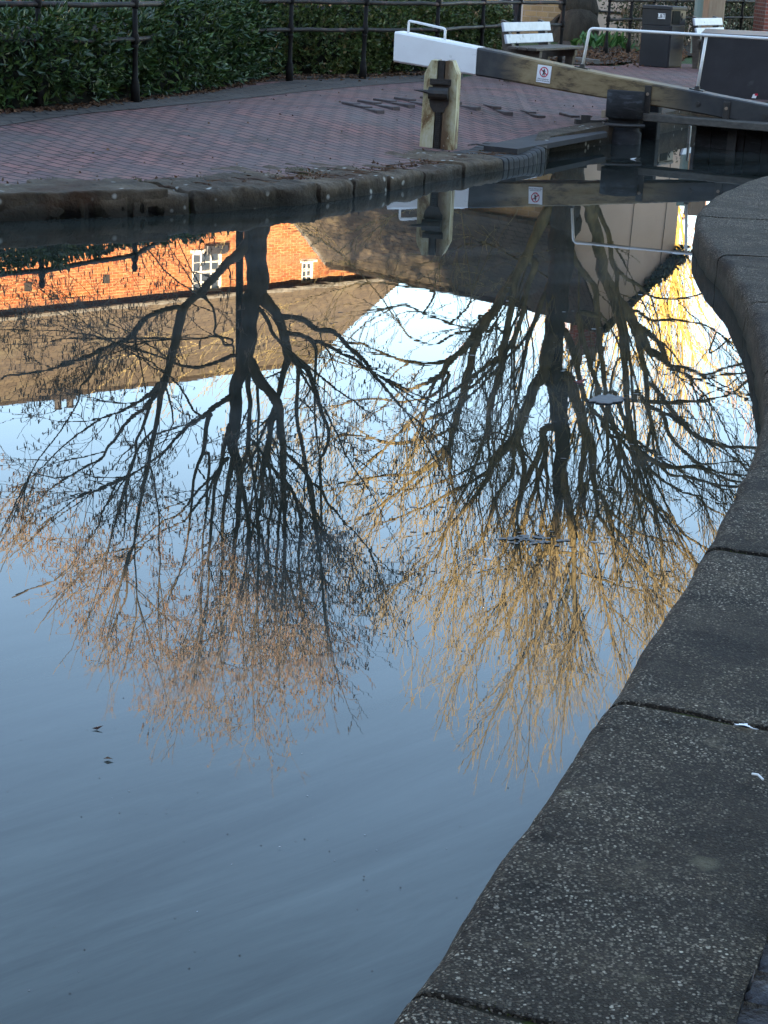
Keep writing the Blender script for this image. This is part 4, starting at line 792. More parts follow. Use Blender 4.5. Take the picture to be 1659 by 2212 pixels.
def roof(parent, P, L, k0, z0, k1, z1, mat, ov=.25, th=.12, end=.06):
    mb = MB(); sl = (z1-z0)/(k1-k0); a = k0-ov; za = z0-ov*sl
    mb.quad(P(-end, a, za+th), P(L+end, a, za+th), P(L+end, k1, z1+th), P(-end, k1, z1+th))
    kb = 2*k1-a; mb.quad(P(L+end, kb, za+th), P(-end, kb, za+th), P(-end, k1, z1+th), P(L+end, k1, z1+th))
    for e in (-end, L+end):
        mb.face((P(e, a, za), P(e, a, za+th), P(e, k1, z1+th), P(e, kb, za+th), P(e, kb, za), P(e, k1, z1)))
    mb.quad(P(-end, a, za), P(L+end, a, za), P(L+end, a, za+th), P(-end, a, za+th)); mb.quad(P(-end, kb, za), P(L+end, kb, za), P(L+end, kb, za+th), P(-end, kb, za+th))
    mb.quad(P(-end, a, za), P(L+end, a, za), P(L+end, k0+.01, z0-.02), P(-end, k0+.01, z0-.02))
    r = mb.build('roof', mat, parent)
    m2 = MB(); m2.tube([P(-end, k1, z1+th+.02), P(L+end, k1, z1+th+.02)], .09, 8); q = m2.build('ridge_tiles', mat); q.parent = r
    return r
rf = roof(hs, P, L1, 0, 7.4, D1/2, 10.5, M['tiles'])
mb = MB(); sl = 3.1/4
mb.tube([P(-.1, -.34, 7.4-.25*sl+.02), P(L1+.1, -.34, 7.4-.25*sl+.02)], .06, 8); mb.box(P(L1/2, -.02, 7.33), u1*(L1/2), in1*.018, Vector((0, 0, .05))); mb.build('gutter', M['conc'], hs)
for r_, nx, nz in ((W1, 3, 4), (W2, 2, 3), (low[0], 3, 4), (low[1], 2, 4), (low[2], 3, 4), (low[3], 3, 4)): window(hs, o1, u1, in1, *r_, nx, nz)
bxr = rect(o1, u1, 440, 486, 529, 546); mb = MB(); c = P((bxr[0]+bxr[1])/2, -.09, (bxr[2]+bxr[3])/2); mb.box(c, u1*((bxr[1]-bxr[0])/2), in1*.085, Vector((0, 0, (bxr[3]-bxr[2])/2)), 0, .02); mb.build('window_box', M['steel'], hs)
for xa in (12.8, 15.1):
    mb = MB(); mb.box(P(xa, .0-.012, 6.55), u1*.1, in1*.01, Vector((0, 0, .11))); mb.build('air_brick', M['slate_dark'], hs)
cx, cz = onwall(o1+in1*4, u1, 138, 855)
def chimney(P, parent, s, k, z0, h, mat, wd=.4):
    mb = MB(); c = P(s, k, z0+h/2); U = (P(1, 0, 0)-P(0, 0, 0)); I = (P(0, 1, 0)-P(0, 0, 0))
    for q in range(4):
        d0, d1 = ((U, I), (I, U*-1), (U*-1, I*-1), (I*-1, U))[q]
        a = c+d0*wd-d1*wd; b = c+d0*wd+d1*wd; lo = Vector((0, 0, -h/2)); hi = Vector((0, 0, h/2)); mb.quad(a+lo, b+lo, b+hi, a+hi)
    mb.box(c+Vector((0, 0, h/2)), U*(wd+.05), I*(wd+.05), Vector((0, 0, .06)))
    o = mb.build('chimney', mat); o.parent = parent
    m2 = MB()
    for t in (-.2, .2): m2.lathe(c+U*t+Vector((0, 0, h/2+.05)), [(.11, 0), (.1, .3), (.12, .34), (.09, .36)], 10)
    q = m2.build('chimney_pots', mat); q.parent = parent
chimney(P, rf, cx, D1/2, 10.35, .3, M['slate_dark'], .2)
# the long low building with the dark tiled roof
RA, RB = mirh(713, 563, 6.05), mirh(1193, 664, 6.05)
u2 = RB-RA; u2.z = 0; L2 = u2.length+1.6; u2.normalize(); in2 = Vector((-u2.y, u2.x, 0)); SB = 2.2
o2 = RA-in2*SB; o2.z = 0
b2 = thing('cottage', 'low stone cottage with long dark tiled roof beside the cream building', 'cottage', (o2.x, o2.y, 0))
P2f = lambda s, k, z: Vector((o2.x, o2.y, z))+u2*s+in2*k
def real_on(o, u, x, y):
    r = ray(x, y); n = Vector((-u.y, u.x, 0)); t = (o-Vector((0, 0, CAM_H))).dot(n)/r.dot(n); p = Vector((0, 0, CAM_H))+r*t
    return ((p-o).dot(u), p.z)
wA = real_on(o2, u2, 1074, 52); wB = real_on(o2, u2, 1128, 45); wC = real_on(o2, u2, 842, 22); wD = real_on(o2, u2, 888, 18); wE = real_on(o2, u2, 612, 12); wF = real_on(o2, u2, 690, 10)
H2 = [(wA[0], wB[0], wA[1], wA[1]+1.25), (wC[0], wD[0], wC[1], wC[1]+1.25)]
mb = MB(); wall_holes(mb, o2, u2, L2, 0, 3.85, H2, in2)
mb.face((P2f(L2, 0, 0), P2f(L2, 2*SB, 0), P2f(L2, 2*SB, 3.85), P2f(L2, SB, 6.05), P2f(L2, 0, 3.85)), [(0, 0), (4.4, 0), (4.4, 3.85), (2.2, 6.05), (0, 3.85)])
mb.face((P2f(0, 2*SB, 0), P2f(0, 0, 0), P2f(0, 0, 3.85), P2f(0, SB, 6.05), P2f(0, 2*SB, 3.85)), [(0, 0), (4.4, 0), (4.4, 3.85), (2.2, 6.05), (0, 3.85)])
mb.build('wall', M['stone_brick'], b2)
roof(b2, P2f, L2, 0, 3.85, SB, 6.05, M['tiles_dark'], .2, .1, .1)
for h in H2: window(b2, o2, u2, in2, *h, 2, 2)
mb = MB(); mb.box(P2f(-.12, SB/2-.1, 4.95), u2*.02, in2*1.2+Vector((0, 0, 1.2)), (in2*-.05+Vector((0, 0, .05)))); mb.build('verge_board', M['conc'], b2)
# the cream building
c0 = P2f(L2, 0, 0)+u2*.02; c0 = Vector((c0.x+.12, c0.y+.05, 0)); pr = dep(1502, 60, 41.2); u3 = Vector((pr.x-c0.x, pr.y-c0.y, 0)); L3 = u3.length; u3.normalize(); in3 = Vector((-u3.y, u3.x, 0))
b3 = thing('house', 'cream rendered house with its gable end behind the tall tree', 'house', (c0.x, c0.y, 0))
P3 = lambda s, k, z: Vector((c0.x, c0.y, z))+u3*s+in3*k
eR = onwall(c0, u3, 1478, 553)[1]; ap = onwall(c0, u3, 1300, 706); eL = 3.35
mb = MB(); mb.face((P3(0, 0, 0), P3(L3, 0, 0), P3(L3, 0, eR), P3(ap[0], 0, ap[1]), P3(0, 0, eL)))
mb.face((P3(L3, 0, 0), P3(L3, 9, 0), P3(L3, 9, eR), P3(L3, 0, eR))); mb.face((P3(0, 9, 0), P3(0, 0, 0), P3(0, 0, eL), P3(0, 9, eL)))
mb.build('wall', M['cream'], b3)
mb = MB()
for (s0, z0), (s1, z1) in (((-.15, eL-.05), (ap[0], ap[1]+.06)), ((ap[0], ap[1]+.06), (L3+.15, eR-.05))):
    for z in (0, .1): mb.quad(P3(s0, -.12, z0+z), P3(s1, -.12, z1+z), P3(s1, 9, z1+z), P3(s0, 9, z0+z))
    mb.quad(P3(s0, -.12, z0), P3(s1, -.12, z1), P3(s1, -.12, z1+.1), P3(s0, -.12, z0+.1))
rf3 = mb.build('roof', M['tiles_dark'], b3)
chimney(P3, rf3, ap[0]+.3, .9, ap[1]-.2, .9, M['red_brick'], .28)
ub = real_on(c0, u3, 1341, 42); ub2 = real_on(c0, u3, 1369, 18)
mb = MB(); mb.box(P3((ub[0]+ub2[0])/2, -.09, (ub[1]+ub2[1])/2), u3*((ub2[0]-ub[0])/2), in3*.085, Vector((0, 0, (ub2[1]-ub[1])/2)), 0, .01); ubx = mb.build('meter_box', M['tan'], b3)
mb = MB(); zc = real_on(c0, u3, 1320, 26)[1]; mb.tube([P3(.05, -.03, zc+.02), P3(ub[0]-.2, -.03, zc), P3(ub[0]-.01, -.03, zc-.02)], .022, 6); mb.tube([P3(ub2[0]+.01, -.03, zc), P3(L3-.1, -.03, zc+.05)], .018, 6)
mb.build('cable', M['slate_dark'], b3)
for s in (ap[0]+.62, ap[0]+1.6):
    mb = MB(); mb.tube([P3(s, -.02, 1.2), P3(s+.03, -.02, 3.), P3(s-.03, -.02, eR+.6)], .008, 5); mb.build('wire', M['slate_dark'], b3)
# ivy along the right slope of the gable
def leafball(mb, c, r, n, size, R, squash=1.):
    for i in range(n):
        v = Vector((R.gauss(0, 1), R.gauss(0, 1), R.gauss(0, 1))).normalized()*r*R.uniform(.55, 1.05); v.z *= squash; leaf(mb, Vector(c)+v, Vector((R.gauss(0, 1), R.gauss(0, 1), R.gauss(0, .6)+.2)), size*R.uniform(.7, 1.3), size*R.uniform(.35, .55), R)
def leaf(mb, p, d, L, wd, R, fold=.25):
    d = d.normalized(); u, v = perp(d); a = R.uniform(0, 2*PI); s = u*math.cos(a)+v*math.sin(a); nrm = d.cross(s)
    b = p; m_ = p+d*L*.5-nrm*L*.06; l = p+d*L*.45+s*wd+nrm*wd*fold; r = p+d*L*.45-s*wd+nrm*wd*fold; t = p+d*L-nrm*L*.12
    k = len(mb.v); mb.v += [tuple(b), tuple(l), tuple(m_), tuple(r), tuple(t)]
    for q in ((0, 2, 1), (1, 2, 4), (0, 3, 2), (2, 3, 4)): mb.f.append(tuple(k+i for i in q)); mb.uv.append(None); mb.m.append(0)
R9 = random.Random(9)
mb = MB()
for k in range(26):
    t = k/25; s = ap[0]+1.2+(L3-ap[0]-1.0)*t; z = ap[1]+(eR-ap[1])*((s-ap[0])/(L3-ap[0]))
    leafball(mb, P3(s, -.1, z+.02), (.07+.06*R9.random()+.10*t), 34, .10, R9)
iv = mb.build('creeper', M['ivy']); tag(iv, 'dark creeper growing along the right roof edge of the cream house', 'creeper')
# unseen block added behind the viewpoint, roofline shaped to shade the lower half
YM = -14.
def prof_at25(x, h): return (x+11*math.tan(SUN_AZ)*1., YM, h-(11/math.cos(SUN_AZ))*math.tan(SUN_EL))
pf = [(-75, 17.6), (-12, 16.9), (-7.6, 17.9), (-6.6, 18.4), (-5.3, 19.4), (-4.5, 21.4), (-3.8, 22.8), (-2.6, 23.8), (30, 24.2), (60, 24)]
pf = [prof_at25(x, h) for x, h in pf]
mb = MB(); off = Vector((0, -9, 0))
poly = [Vector((pf[0][0], YM, 0)), Vector((pf[-1][0], YM, 0))]+[Vector(p) for p in pf[::-1]]
mb.face(poly, [(p.x, p.z) for p in poly]); mb.face([p+off for p in poly][::-1], [(p.x, p.z) for p in poly][::-1])
for i in range(len(poly)): a, b = poly[i], poly[(i+1) % len(poly)]; mb.face((a, a+off, b+off, b))
ml = mb.build('shadow_block', M['back_brick']); tag(ml, 'unseen brick block added behind the viewpoint, roofline shaped to cast shade', 'building')
# slender pole beside the alder
pt = mir(514, 500, 27.4); mb = MB(); p0 = Vector((pt.x, 27.4, .3)); p1 = mir(516, 835, 27.4)
mb.tube([p0, p0.lerp(p1, .5), p1], [.07, .062, .055], 10); mb.lathe((p0.x, p0.y, .3), [(.12, 0), (.12, .9), (.075, 1.0)], 10); mb.lathe((p1.x, p1.y, p1.z-.02), [(.06, 0), (.07, .04), (.02, .09)], 10)
o = mb.build('pole', M['iron'], None, True); tag(o, 'slender straight dark pole beside the alder trunk', 'pole')
# ---------------------------------------------------------------- hedges
def hedge(name, label, F, Hs, depth, n, ls, lw_, mat, seed, size_s):
    R = random.Random(seed); P = resample(cr([(x, y, 0) for x, y in F], 10), .1); N = normals(P, -1); n_ = len(P)
    root = thing(name, label, 'hedge', (P[n_//2].x, P[n_//2].y, .3))
    hh = lambda i: lerpc(Hs, P[i].x)+.05*noise.noise(Vector((P[i].x*1.7, P[i].y*1.7, 0)))
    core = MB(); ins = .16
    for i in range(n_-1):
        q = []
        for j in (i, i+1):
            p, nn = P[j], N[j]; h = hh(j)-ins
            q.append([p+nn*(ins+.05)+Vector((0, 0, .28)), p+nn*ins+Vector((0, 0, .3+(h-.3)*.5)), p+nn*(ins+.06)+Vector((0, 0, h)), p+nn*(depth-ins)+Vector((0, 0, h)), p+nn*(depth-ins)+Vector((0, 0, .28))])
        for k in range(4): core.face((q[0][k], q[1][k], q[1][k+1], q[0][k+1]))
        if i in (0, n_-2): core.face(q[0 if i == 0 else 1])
    core.build('shaded_growth', M['hedgecore'], root)  # twiggy core in near-black, the hedge's inner shade put into its colour
    mb = MB()
    for k in range(n):
        i = R.randrange(n_); p, nn = P[i], N[i]; h = hh(i); c = R.random()
        tg = Vector((-nn.y, nn.x, 0))
        if c < .62:
            z = .3+(h-.3)*R.random()**.85; bulge = -.07*math.sin((z-.3)/(h-.3)*PI)+.09*noise.noise(Vector((p.x*2.3, p.y*2.3, z*2.6))); o_ = p+nn*(.06+bulge+abs(R.gauss(0, .06)))+Vector((0, 0, z)); out = -nn*.8+Vector((0, 0, .55))
        elif c < .94:
            o_ = p+nn*R.uniform(.04, depth-.04)+Vector((0, 0, h-.05+.05*noise.noise(p*3)+R.gauss(0, .03))); out = Vector((0, 0, 1))-nn*.2
        else:
            e = R.choice((0, n_-1)); p, nn = P[e], N[e]; o_ = p+nn*R.uniform(0, depth)+Vector((0, 0, .3+(hh(e)-.35)*R.random())); sg = -1 if e == 0 else 1
            tg0 = (P[min(e+1, n_-1)]-P[max(e-1, 0)]).normalized(); out = tg0*sg+Vector((0, 0, .4)); o_ += tg0*sg*R.uniform(-.1, .12)
        d = (out.normalized()+Vector((R.gauss(0, .4), R.gauss(0, .4), R.gauss(0, .35)))).normalized(); u, v = perp(d); m_ = R.randrange(4, 8); a0 = R.uniform(0, 6)
        for j in range(m_):
            a = a0+j*2.4; tt = j/m_; e = d*(.35+.75*tt)+(u*math.cos(a)+v*math.sin(a))*(1-.55*tt); L = ls*R.uniform(.7, 1.2)
            leaf(mb, o_+d*size_s*tt, e, L, L*lw_*R.uniform(.8, 1.2), R)
    f = mb.build('foliage', mat, root); f['kind'] = 'stuff'
    return root
hF = [(-9, 13.9), (-6, 15.1), (-4.6, 16.05)]+[A(x, y, .3) for x, y in ((0, 241), (120, 235), (200, 227), (300, 214), (430, 200), (520, 184), (592, 168))]
hedge('laurel_hedge', 'dark glossy laurel hedge with long leaves poking through the railing', hF, [(-9, 1.13), (-3, 1.12), (-2.4, 1.2), (-2, 1.28), (-1, 1.33)], 1.5, 4000, .100, .19, M['laurel'], 31, .12)
hF2 = [A(x, y, .3) for x, y in ((600, 162), (700, 163), (800, 162), (930, 156), (1060, 146), (1100, 140))]
hedge('shrub_hedge', 'clipped hedge of small green and reddish leaves left of the bench', hF2, [(-1.5, 1.30), (0, 1.27), (1, 1.22), (2.2, 1.05)], 2.2, 5200, .06, .30, M['shrubleaf'], 32, .07)
# ---------------------------------------------------------------- railings
def post_mb(h=1.05):
    m = MB(); m.lathe((0, 0, 0), [(0.0484, 0), (0.0452, .17), (0.0359, .20), (0.0390, .215), (0.0281, .23), (0.0265, .52), (0.0351, .535), (0.0351, .55), (0.0281, .56), (0.0281, .565)], 10)
    m.lathe((0, 0, .565), [(0.0281, 0), (0.0406, .02), (0.0406, .09), (0.0281, .11), (0.0257, .345)], 10)
    m.lathe((0, 0, .91), [(0.0257, 0), (0.0351, .012), (0.0390, .03), (0.0406, .07), (0.0312, .1), (0.0203, .12), (0.0265, .135), (0.0335, .16), (0.0296, .19), (0.0156, .21), (0.0031, .215)], 10); return m
pmesh = None
def railing(label, pts, zb=.3):
    global pmesh
    root = thing('iron_railing', label, 'railing', (pts[0][0], pts[0][1], zb), 'iron railings along the towpath')
    for i, (x, y) in enumerate(pts):
        if pmesh is None:
            o = post_mb().build('post', M['iron'], None, True); pmesh = o.data
        else:
            o = bpy.data.objects.new('post', pmesh); COL.objects.link(o)
        o.parent = root; o.location = (x-pts[0][0], y-pts[0][1], 0); o.rotation_euler = (rnd(-.015, .015), rnd(-.015, .015), rnd(0, 6))
    for z, r in ((zb+.61, .024), (zb+.945, .026)):
        m = MB(); L = []
        for a, b in zip(pts, pts[1:]):
            for k in range(4): L.append(Vector((a[0]+(b[0]-a[0])*k/4, a[1]+(b[1]-a[1])*k/4, z+.006*math.sin(k*2.1+a[0]*9))))
        L.append(Vector((*pts[-1], z))); m.tube(L, r, 8); m.build('rail', M['rail'], root, True)
pA = [(-6.6, 14.55), (-5.0, 15.5), A(85, 234, .3), A(292, 221, .3)]
q3 = dep(403, 60, 20.1); q4 = dep(501, 60, 21.4); pA += [(q3.x, 20.1), (q4.x, 21.4), A(625, 175, .3), A(783, 171, .3)]
for x, d in ((946, 24.4), (1043, 26.6), (1120, 27.8)): q = dep(x, 60, d); pA.append((q.x, d))
pA.append(A(1208, 139, .3))
railing('long rusty black railing with ball finials running through the hedges to the bench', pA)
pC = []
for x, d in ((1312, 33.0), (1361, 34.0), (1408, 35.0), (1455, 36.2), (1505, 37.3), (1552, 38.3), (1600, 39.4), (1640, 40.4)): q = dep(x, 60, d); pC.append((q.x, d))
railing('black railing with ball finials behind the litter bin', pC)
# ---------------------------------------------------------------- litter bin
b1 = at(1440, 147, .3)
bn = thing('litter_bin', 'black square litter bin with open slot on the brick paving', 'bin', (b1.x, b1.y, .3))
fx = Vector((math.sin(.61), math.cos(.61), 0)); lx = Vector((-math.cos(.61), math.sin(.61), 0))
b1 = Vector((b1.x, b1.y, .3)); WF, WL, HB = .52, .52, .95
fx3, lx3, Z = fx, lx, Vector((0, 0, 1))
def bp(f, l, z): return b1+fx3*f+lx3*l+Z*z
mb = MB(); mb.box(bp(WF/2, WL/2, .33), fx3*WF/2, lx3*WL/2, Z*.33, 0, .012)
for l0 in (.02, WL-.02): mb.box(bp(WF/2, l0, .79), fx3*WF/2, lx3*.02, Z*.13)
mb.box(bp(WF-.02, WL/2, .79), fx3*.02, lx3*(WL/2-.04), Z*.13); mb.box(bp(.02, WL/2, .79), fx3*.02, lx3*(WL/2-.04), Z*.13)
mb.build('body', M['binblack'], bn)
mb = MB(); mb.box(bp(WF/2, WL/2, HB-.02), fx3*(WF/2+.015), lx3*(WL/2+.015), Z*.03, 0, .012); mb.build('lid', M['steel'], bn)
# door on the right-hand face; slot is a flat plate coloured as shade
mb = MB(); n_f = -lx3; mb.box(bp(WF/2, -.008, .34), fx3*(WF/2-.03), lx3*.008, Z*.32, 0, .004); mb.build('door', M['steel'], bn)
mb = MB(); mb.box(bp(.17, -.004, .79), fx3*.13, lx3*.006, Z*.10); mb.build('slot', M['hedgecore'], bn)
mb = MB(); c = bp(.40, -.006, .80); mb.box(c, fx3*.055, lx3*.005, Z*.018); mb.box(c-lx3*.001, fx3*.018, lx3*.006, Z*.055); mb.build('cross_mark', M['signblack'], bn)
def font_mesh(txt, size):
    c = bpy.data.curves.new('lettering', 'FONT'); c.body = txt; c.size = size; c.align_x = 'CENTER'; c.align_y = 'CENTER'; c.extrude = .001; o = bpy.data.objects.new('lettering', c); COL.objects.link(o)
    dg = bpy.context.evaluated_depsgraph_get(); me = bpy.data.meshes.new_from_object(o.evaluated_get(dg)); bpy.data.objects.remove(o); return me
def letter(txt, size, c, X, Y, mat, parent):
    me = font_mesh(txt, size); X = X.normalized(); Y = Y.normalized(); n = X.cross(Y); me.transform(Matrix(((X.x, Y.x, n.x, c.x), (X.y, Y.y, n.y, c.y), (X.z, Y.z, n.z, c.z), (0, 0, 0, 1))))
    me.materials.clear(); me.materials.append(mat); o = bpy.data.objects.new('lettering', me); COL.objects.link(o); o.parent = parent
    if parent.type == 'EMPTY': o.matrix_parent_inverse = Matrix.Translation(-parent.location)
    return o
mb = MB(); c = bp(-.003, .17, .80); mb.box(c, fx3*.003, lx3*.065, Z*.042); stk = mb.build('sticker', M['signwhite'], bn); letter('L&T', .085, c-fx3*.005, -lx3, Z, M['signblack'], stk)
# ---------------------------------------------------------------- benches
def bench(label, L0, L1, zt, back_h, seat_dir, seat=True):
    a = L0; u = (L1-L0); u.z = 0; Ln = u.length; u.normalize(); n = Vector((u.y, -u.x, 0))
    if n.dot(seat_dir) < 0: n = -n
    root = thing('park_bench', label, 'bench', (a.x, a.y, .3)); lean = -n*.08
    for k, z in enumerate((back_h-.09, back_h-.24)):
        m = MB(); m.box(a+u*Ln/2+Vector((0, 0, z-a.z))+n*(.02+.05*k), u*(Ln/2+.04), (Vector((0, 0, 1))-n*.25).normalized()*.06, (n+Vector((0, 0, .25))).normalized()*.018, 0, .006); m.build('back_slat', M['white_slat'], root)
    for s in (.12, Ln-.12):
        m = MB(); b = a+u*s; b = Vector((b.x, b.y, .3))
        m.prism([b-u*.04+n*.10, b-u*.04+n*.02, b-u*.04-n*.07+Z*(back_h-.3), b-u*.04+n*.0+Z*(back_h-.32), b-u*.04+n*.13+Z*.42], u*.08)
        m.prism([b-u*.04+n*.10+Z*.30, b-u*.04+n*.10+Z*.42, b-u*.04+n*.52+Z*.42, b-u*.04+n*.52+Z*.34], u*.08)
        m.prism([b-u*.04+n*.38, b-u*.04+n*.38+Z*.34, b-u*.04+n*.5+Z*.34, b-u*.04+n*.46], u*.08); m.build('leg', M['wood'], root)
    for k in range(3):
        m = MB(); m.box(Vector((a.x, a.y, .745))+u*Ln/2+n*(.19+.145*k), u*(Ln/2+.08), n*.065, Vector((0, 0, .02)), 0, .008); m.build('seat_slat', M['wood'], root)
    return root
s0 = dep(1086, 60, 24.0); s1 = dep(1181, 60, 25.2); s0.z = s1.z = .3
bench('wooden bench with two patchy white back slats beside the shrub hedge', s0, s1, 0, 1.09, Vector((1, -1, 0)))
s0 = dep(1497, 60, 29.6); s1 = dep(1553, 60, 30.6); s0.z = s1.z = .3
bench('wooden bench with patchy white back slats behind the litter bin', s0, s1, 0, 1.12, Vector((1, -1, 0)))
# ---------------------------------------------------------------- tan post, green post, brick pillar
q = dep(1538, 60, 34.5); mb = MB(); mb.box((q.x, q.y, 1.5), (.16, .03, 0), (-.03, .16, 0), (0, 0, 1.2), 0, .02); o = mb.build('timber_post', M['tan']); tag(o, 'thick tan timber post standing behind the far bench', 'post')
q = dep(1507, 60, 35); mb = MB(); mb.tube([Vector((q.x, q.y, .3)), Vector((q.x, q.y, 2.6))], .10, 10); o = mb.build('marker_post', simple('grey_green_paint', (.16, .22, .2), (.2, .26, .24), 4, .6, 0)); tag(o, 'grey green round post just left of the tan post', 'post')
q = dep(1712, 60, 38); mb = MB()
for a, b in (((-.6, 0), (.6, 0)), ((.6, 0), (.6, 1.2)), ((.6, 1.2), (-.6, 1.2)), ((-.6, 1.2), (-.6, 0))): mb.quad((q.x+a[0], q.y+a[1], .2), (q.x+b[0], q.y+b[1], .2), (q.x+b[0], q.y+b[1], 2.6), (q.x+a[0], q.y+a[1], 2.6))
mb.box((q.x, q.y+.6, 2.65), (.68, 0, 0), (0, .68, 0), (0, 0, .06)); o = mb.build('brick_pillar', M['red_brick']); tag(o, 'red brick pillar at the end of the far railing', 'pillar')
# ---------------------------------------------------------------- lock gate
gt = thing('lock_gate', 'wooden lock gate with sloping white-ended balance beam and white handrail', 'lock gate', (2.3, 19.3, 0))
def bw(x, y, d): return dep(x, y, d)
# centre line of the near face of the beam: top and bottom edges
tp = [(-.12, 20.72, 1.005), (1.0, 20.15, .865), (1.92, 19.68, .735), (3.12, 19.27, .585), (4.9, 18.6, .36)]
btm = [(-.15, 20.72, .675), (1.0, 20.15, .57), (1.92, 19.68, .475), (3.12, 19.27, .365), (4.9, 18.6, .16)]
nd = Vector((.36, .93, 0)).normalized()                       # away from the viewer
THK = .30
def beampt(t, z, k):
    x = -.13+t*5.03; T = lerpc([(a[0], a[2]) for a in tp], x); B = lerpc([(a[0], a[2]) for a in btm], x); y = lerpc([(a[0], a[1]) for a in tp], x)
    return Vector((x, y, B+(T-B)*z))+nd*k
def beamseg(t0, t1, n, name, mat, bev=.018, grow=0.):
    mb = MB(); rows = []
    for i in range(n+1):
        t = t0+(t1-t0)*i/n; q = []
        for z, k in ((0, bev), (.06, 0), (.94, 0), (1, bev), (1, THK-bev), (.94, THK), (.06, THK), (0, THK-bev)):
            p = beampt(t, .5+(z-.5)*(1+grow*2), k+(grow if k > .1 else -grow)*.3); p += Vector((0, 0, .004*noise.noise(p*4))); q.append(p)
        rows.append(q)
    b = len(mb.v)
    for r in rows: mb.v += [tuple(p) for p in r]
    for i in range(n):
        for k in range(8):
            k2 = (k+1) % 8; mb.f.append((b+i*8+k, b+(i+1)*8+k, b+(i+1)*8+k2, b+i*8+k2)); mb.uv.append(None); mb.m.append(0)
    mb.f.append(tuple(b+k for k in range(8))); mb.f.append(tuple(b+n*8+k for k in range(8))[::-1]); mb.uv += [None]*2; mb.m += [0]*2
    return mb.build(name, mat, gt)
tw = .185
bo = beamseg(tw, 1., 24, 'balance_beam', M['beam'])
beamseg(0, tw-.0008, 6, 'painted_end', M['white'], .02, .008)
def ray_on_beam(x, y, k=-.0, z=.5):
    r = ray(x, y); best = None
    for i in range(400):
        t = i/399; p = beampt(t, z, k); e = abs(r.x/r.y-p.x/p.y)
        if best is None or e < best[0]: best = (e, t)
    t = best[1]; y_ = beampt(t, .5, k).y; return t, dep(x, y, y_)
def tubepart(name, pts, r, mat, parent, n=10):
    m = MB(); m.tube(pts, r, n); return m.build(name, mat, parent, True)
# grab handle on the white end
def roundpath(P, r=.05, k=5):
    o = [P[0]]
    for a, b, c in zip(P, P[1:], P[2:]):
        d1 = (a-b).normalized(); d2 = (c-b).normalized()
        for i in range(k+1):
            t = i/k; o.append((b+d1*r)*(1-t)**2+b*2*t*(1-t)+(b+d2*r)*t*t)
    return o+[P[-1]]
t0, _ = ray_on_beam(882, 78, .15, 1); t1, _ = ray_on_beam(961, 96, .15, 1)
pa, pb = beampt(t0, 1, .15), beampt(t1, 1, .15); tubepart('handle', roundpath([pa-Z*.02, pa+Z*.135, pb+Z*.125, pb-Z*.02], .03), .0145, M['white'], gt)
# handrail
t0, _ = ray_on_beam(1256, 150, .2, 1); pa = beampt(t0, 1, .20); t1, _ = ray_on_beam(1506, 197, .2, 1); pb = beampt(t1, 1, .20)
dirb = (beampt(1, 1, .2)-pa); dirb.z = 0; dirb.normalize()
hr_z = 1.165
endp = pa+dirb*4.2
lean = Vector((.05, 0, 0))
tubepart('handrail', roundpath([pa, Vector((pa.x, pa.y, hr_z))+lean, Vector((endp.x, endp.y, hr_z+.0))], .05), .0165, M['white'], gt)
tubepart('handrail_post', [pb, Vector((pb.x, pb.y, hr_z-.005))+lean*.9], .0165, M['white'], gt)
q = pa+dirb*3.0; tubepart('handrail_post', [Vector((q.x, q.y, .3)), Vector((q.x, q.y, hr_z-.005))], .0165, M['white'], gt)
for p in (pa, pb):
    m = MB(); m.box(p+Z*.004, dirb*.075+Z*-.009, nd*.05, Z*.008); m.lathe((p.x, p.y, p.z+.01), [(.032, 0), (.03, .03), (.02, .035)], 10); m.build('rail_foot', M['slate_dark'], gt)
# straps and bolts on the beam
for x, y, hh_ in ((1399, 222, .24), (1569, 242, .20)):
    t, _ = ray_on_beam(x, y); p = beampt(t, .12, -.012); m = MB(); m.box(p, dirb*.036, nd*.012, Z*hh_*.75, 0, .004); s = m.build('iron_strap', M['slate_dark'], gt)
    m = MB(); c = beampt(t, .5, -.03); m.tube([c, c+nd*.02], .018, 8); q = m.build('bolt', M['tan']); q.parent = s; 
for x, y in ((1508, 228), (1649, 258)):
    t, _ = ray_on_beam(x, y); c = beampt(t, .45, -.012); m = MB(); m.tube([c, c+nd*.03], .026, 10); m.build('bolt', M['slate_dark'], gt)
# warning sign
t, c = ray_on_beam(1176, 163); X = (beampt(t+.02, .5, 0)-beampt(t, .5, 0)); X.z = 0; X.normalize(); fn = -nd
c = beampt(t, .53, -.008); X = (Vector((X.x, X.y, 0))-Z*.06).normalized(); Y = nd.cross(X); Y = X.cross(fn) if False else Vector((0, 0, 1)); Y = (Y-X*Y.dot(X)).normalized(); nf = X.cross(Y)
mb = MB(); mb.box(c, X*.083, Y*.093, nf*.004, 0, .002); sg = mb.build('warning_sign', M['signwhite'], gt)
def sub(m, nm, mat, par=None):
    o = m.build(nm, mat); o.parent = par or sg; return o
cc = c+Y*.022+nf*.0055; m = MB(); n_ = 40
for i in range(n_):
    a, b = 2*PI*i/n_, 2*PI*(i+1)/n_; E = lambda r, g: cc+X*r*.95*math.cos(g)+Y*r*math.sin(g); m.face((E(.044, a), E(.055, a), E(.055, b), E(.044, b)))
dg = (X*.82-Y*.57).normalized(); pg = (X*.57+Y*.82).normalized(); m.face((cc-dg*.045-pg*.006, cc+dg*.045-pg*.006, cc+dg*.045+pg*.006, cc-dg*.045+pg*.006)); sub(m, 'prohibition_ring', M['red'])
m = MB(); g0 = cc+nf*.0015
hd = [g0+X*(.003+.0065*math.cos(a*PI/5))+Y*(.031+.0065*math.sin(a*PI/5)) for a in range(10)]; m.face(hd)
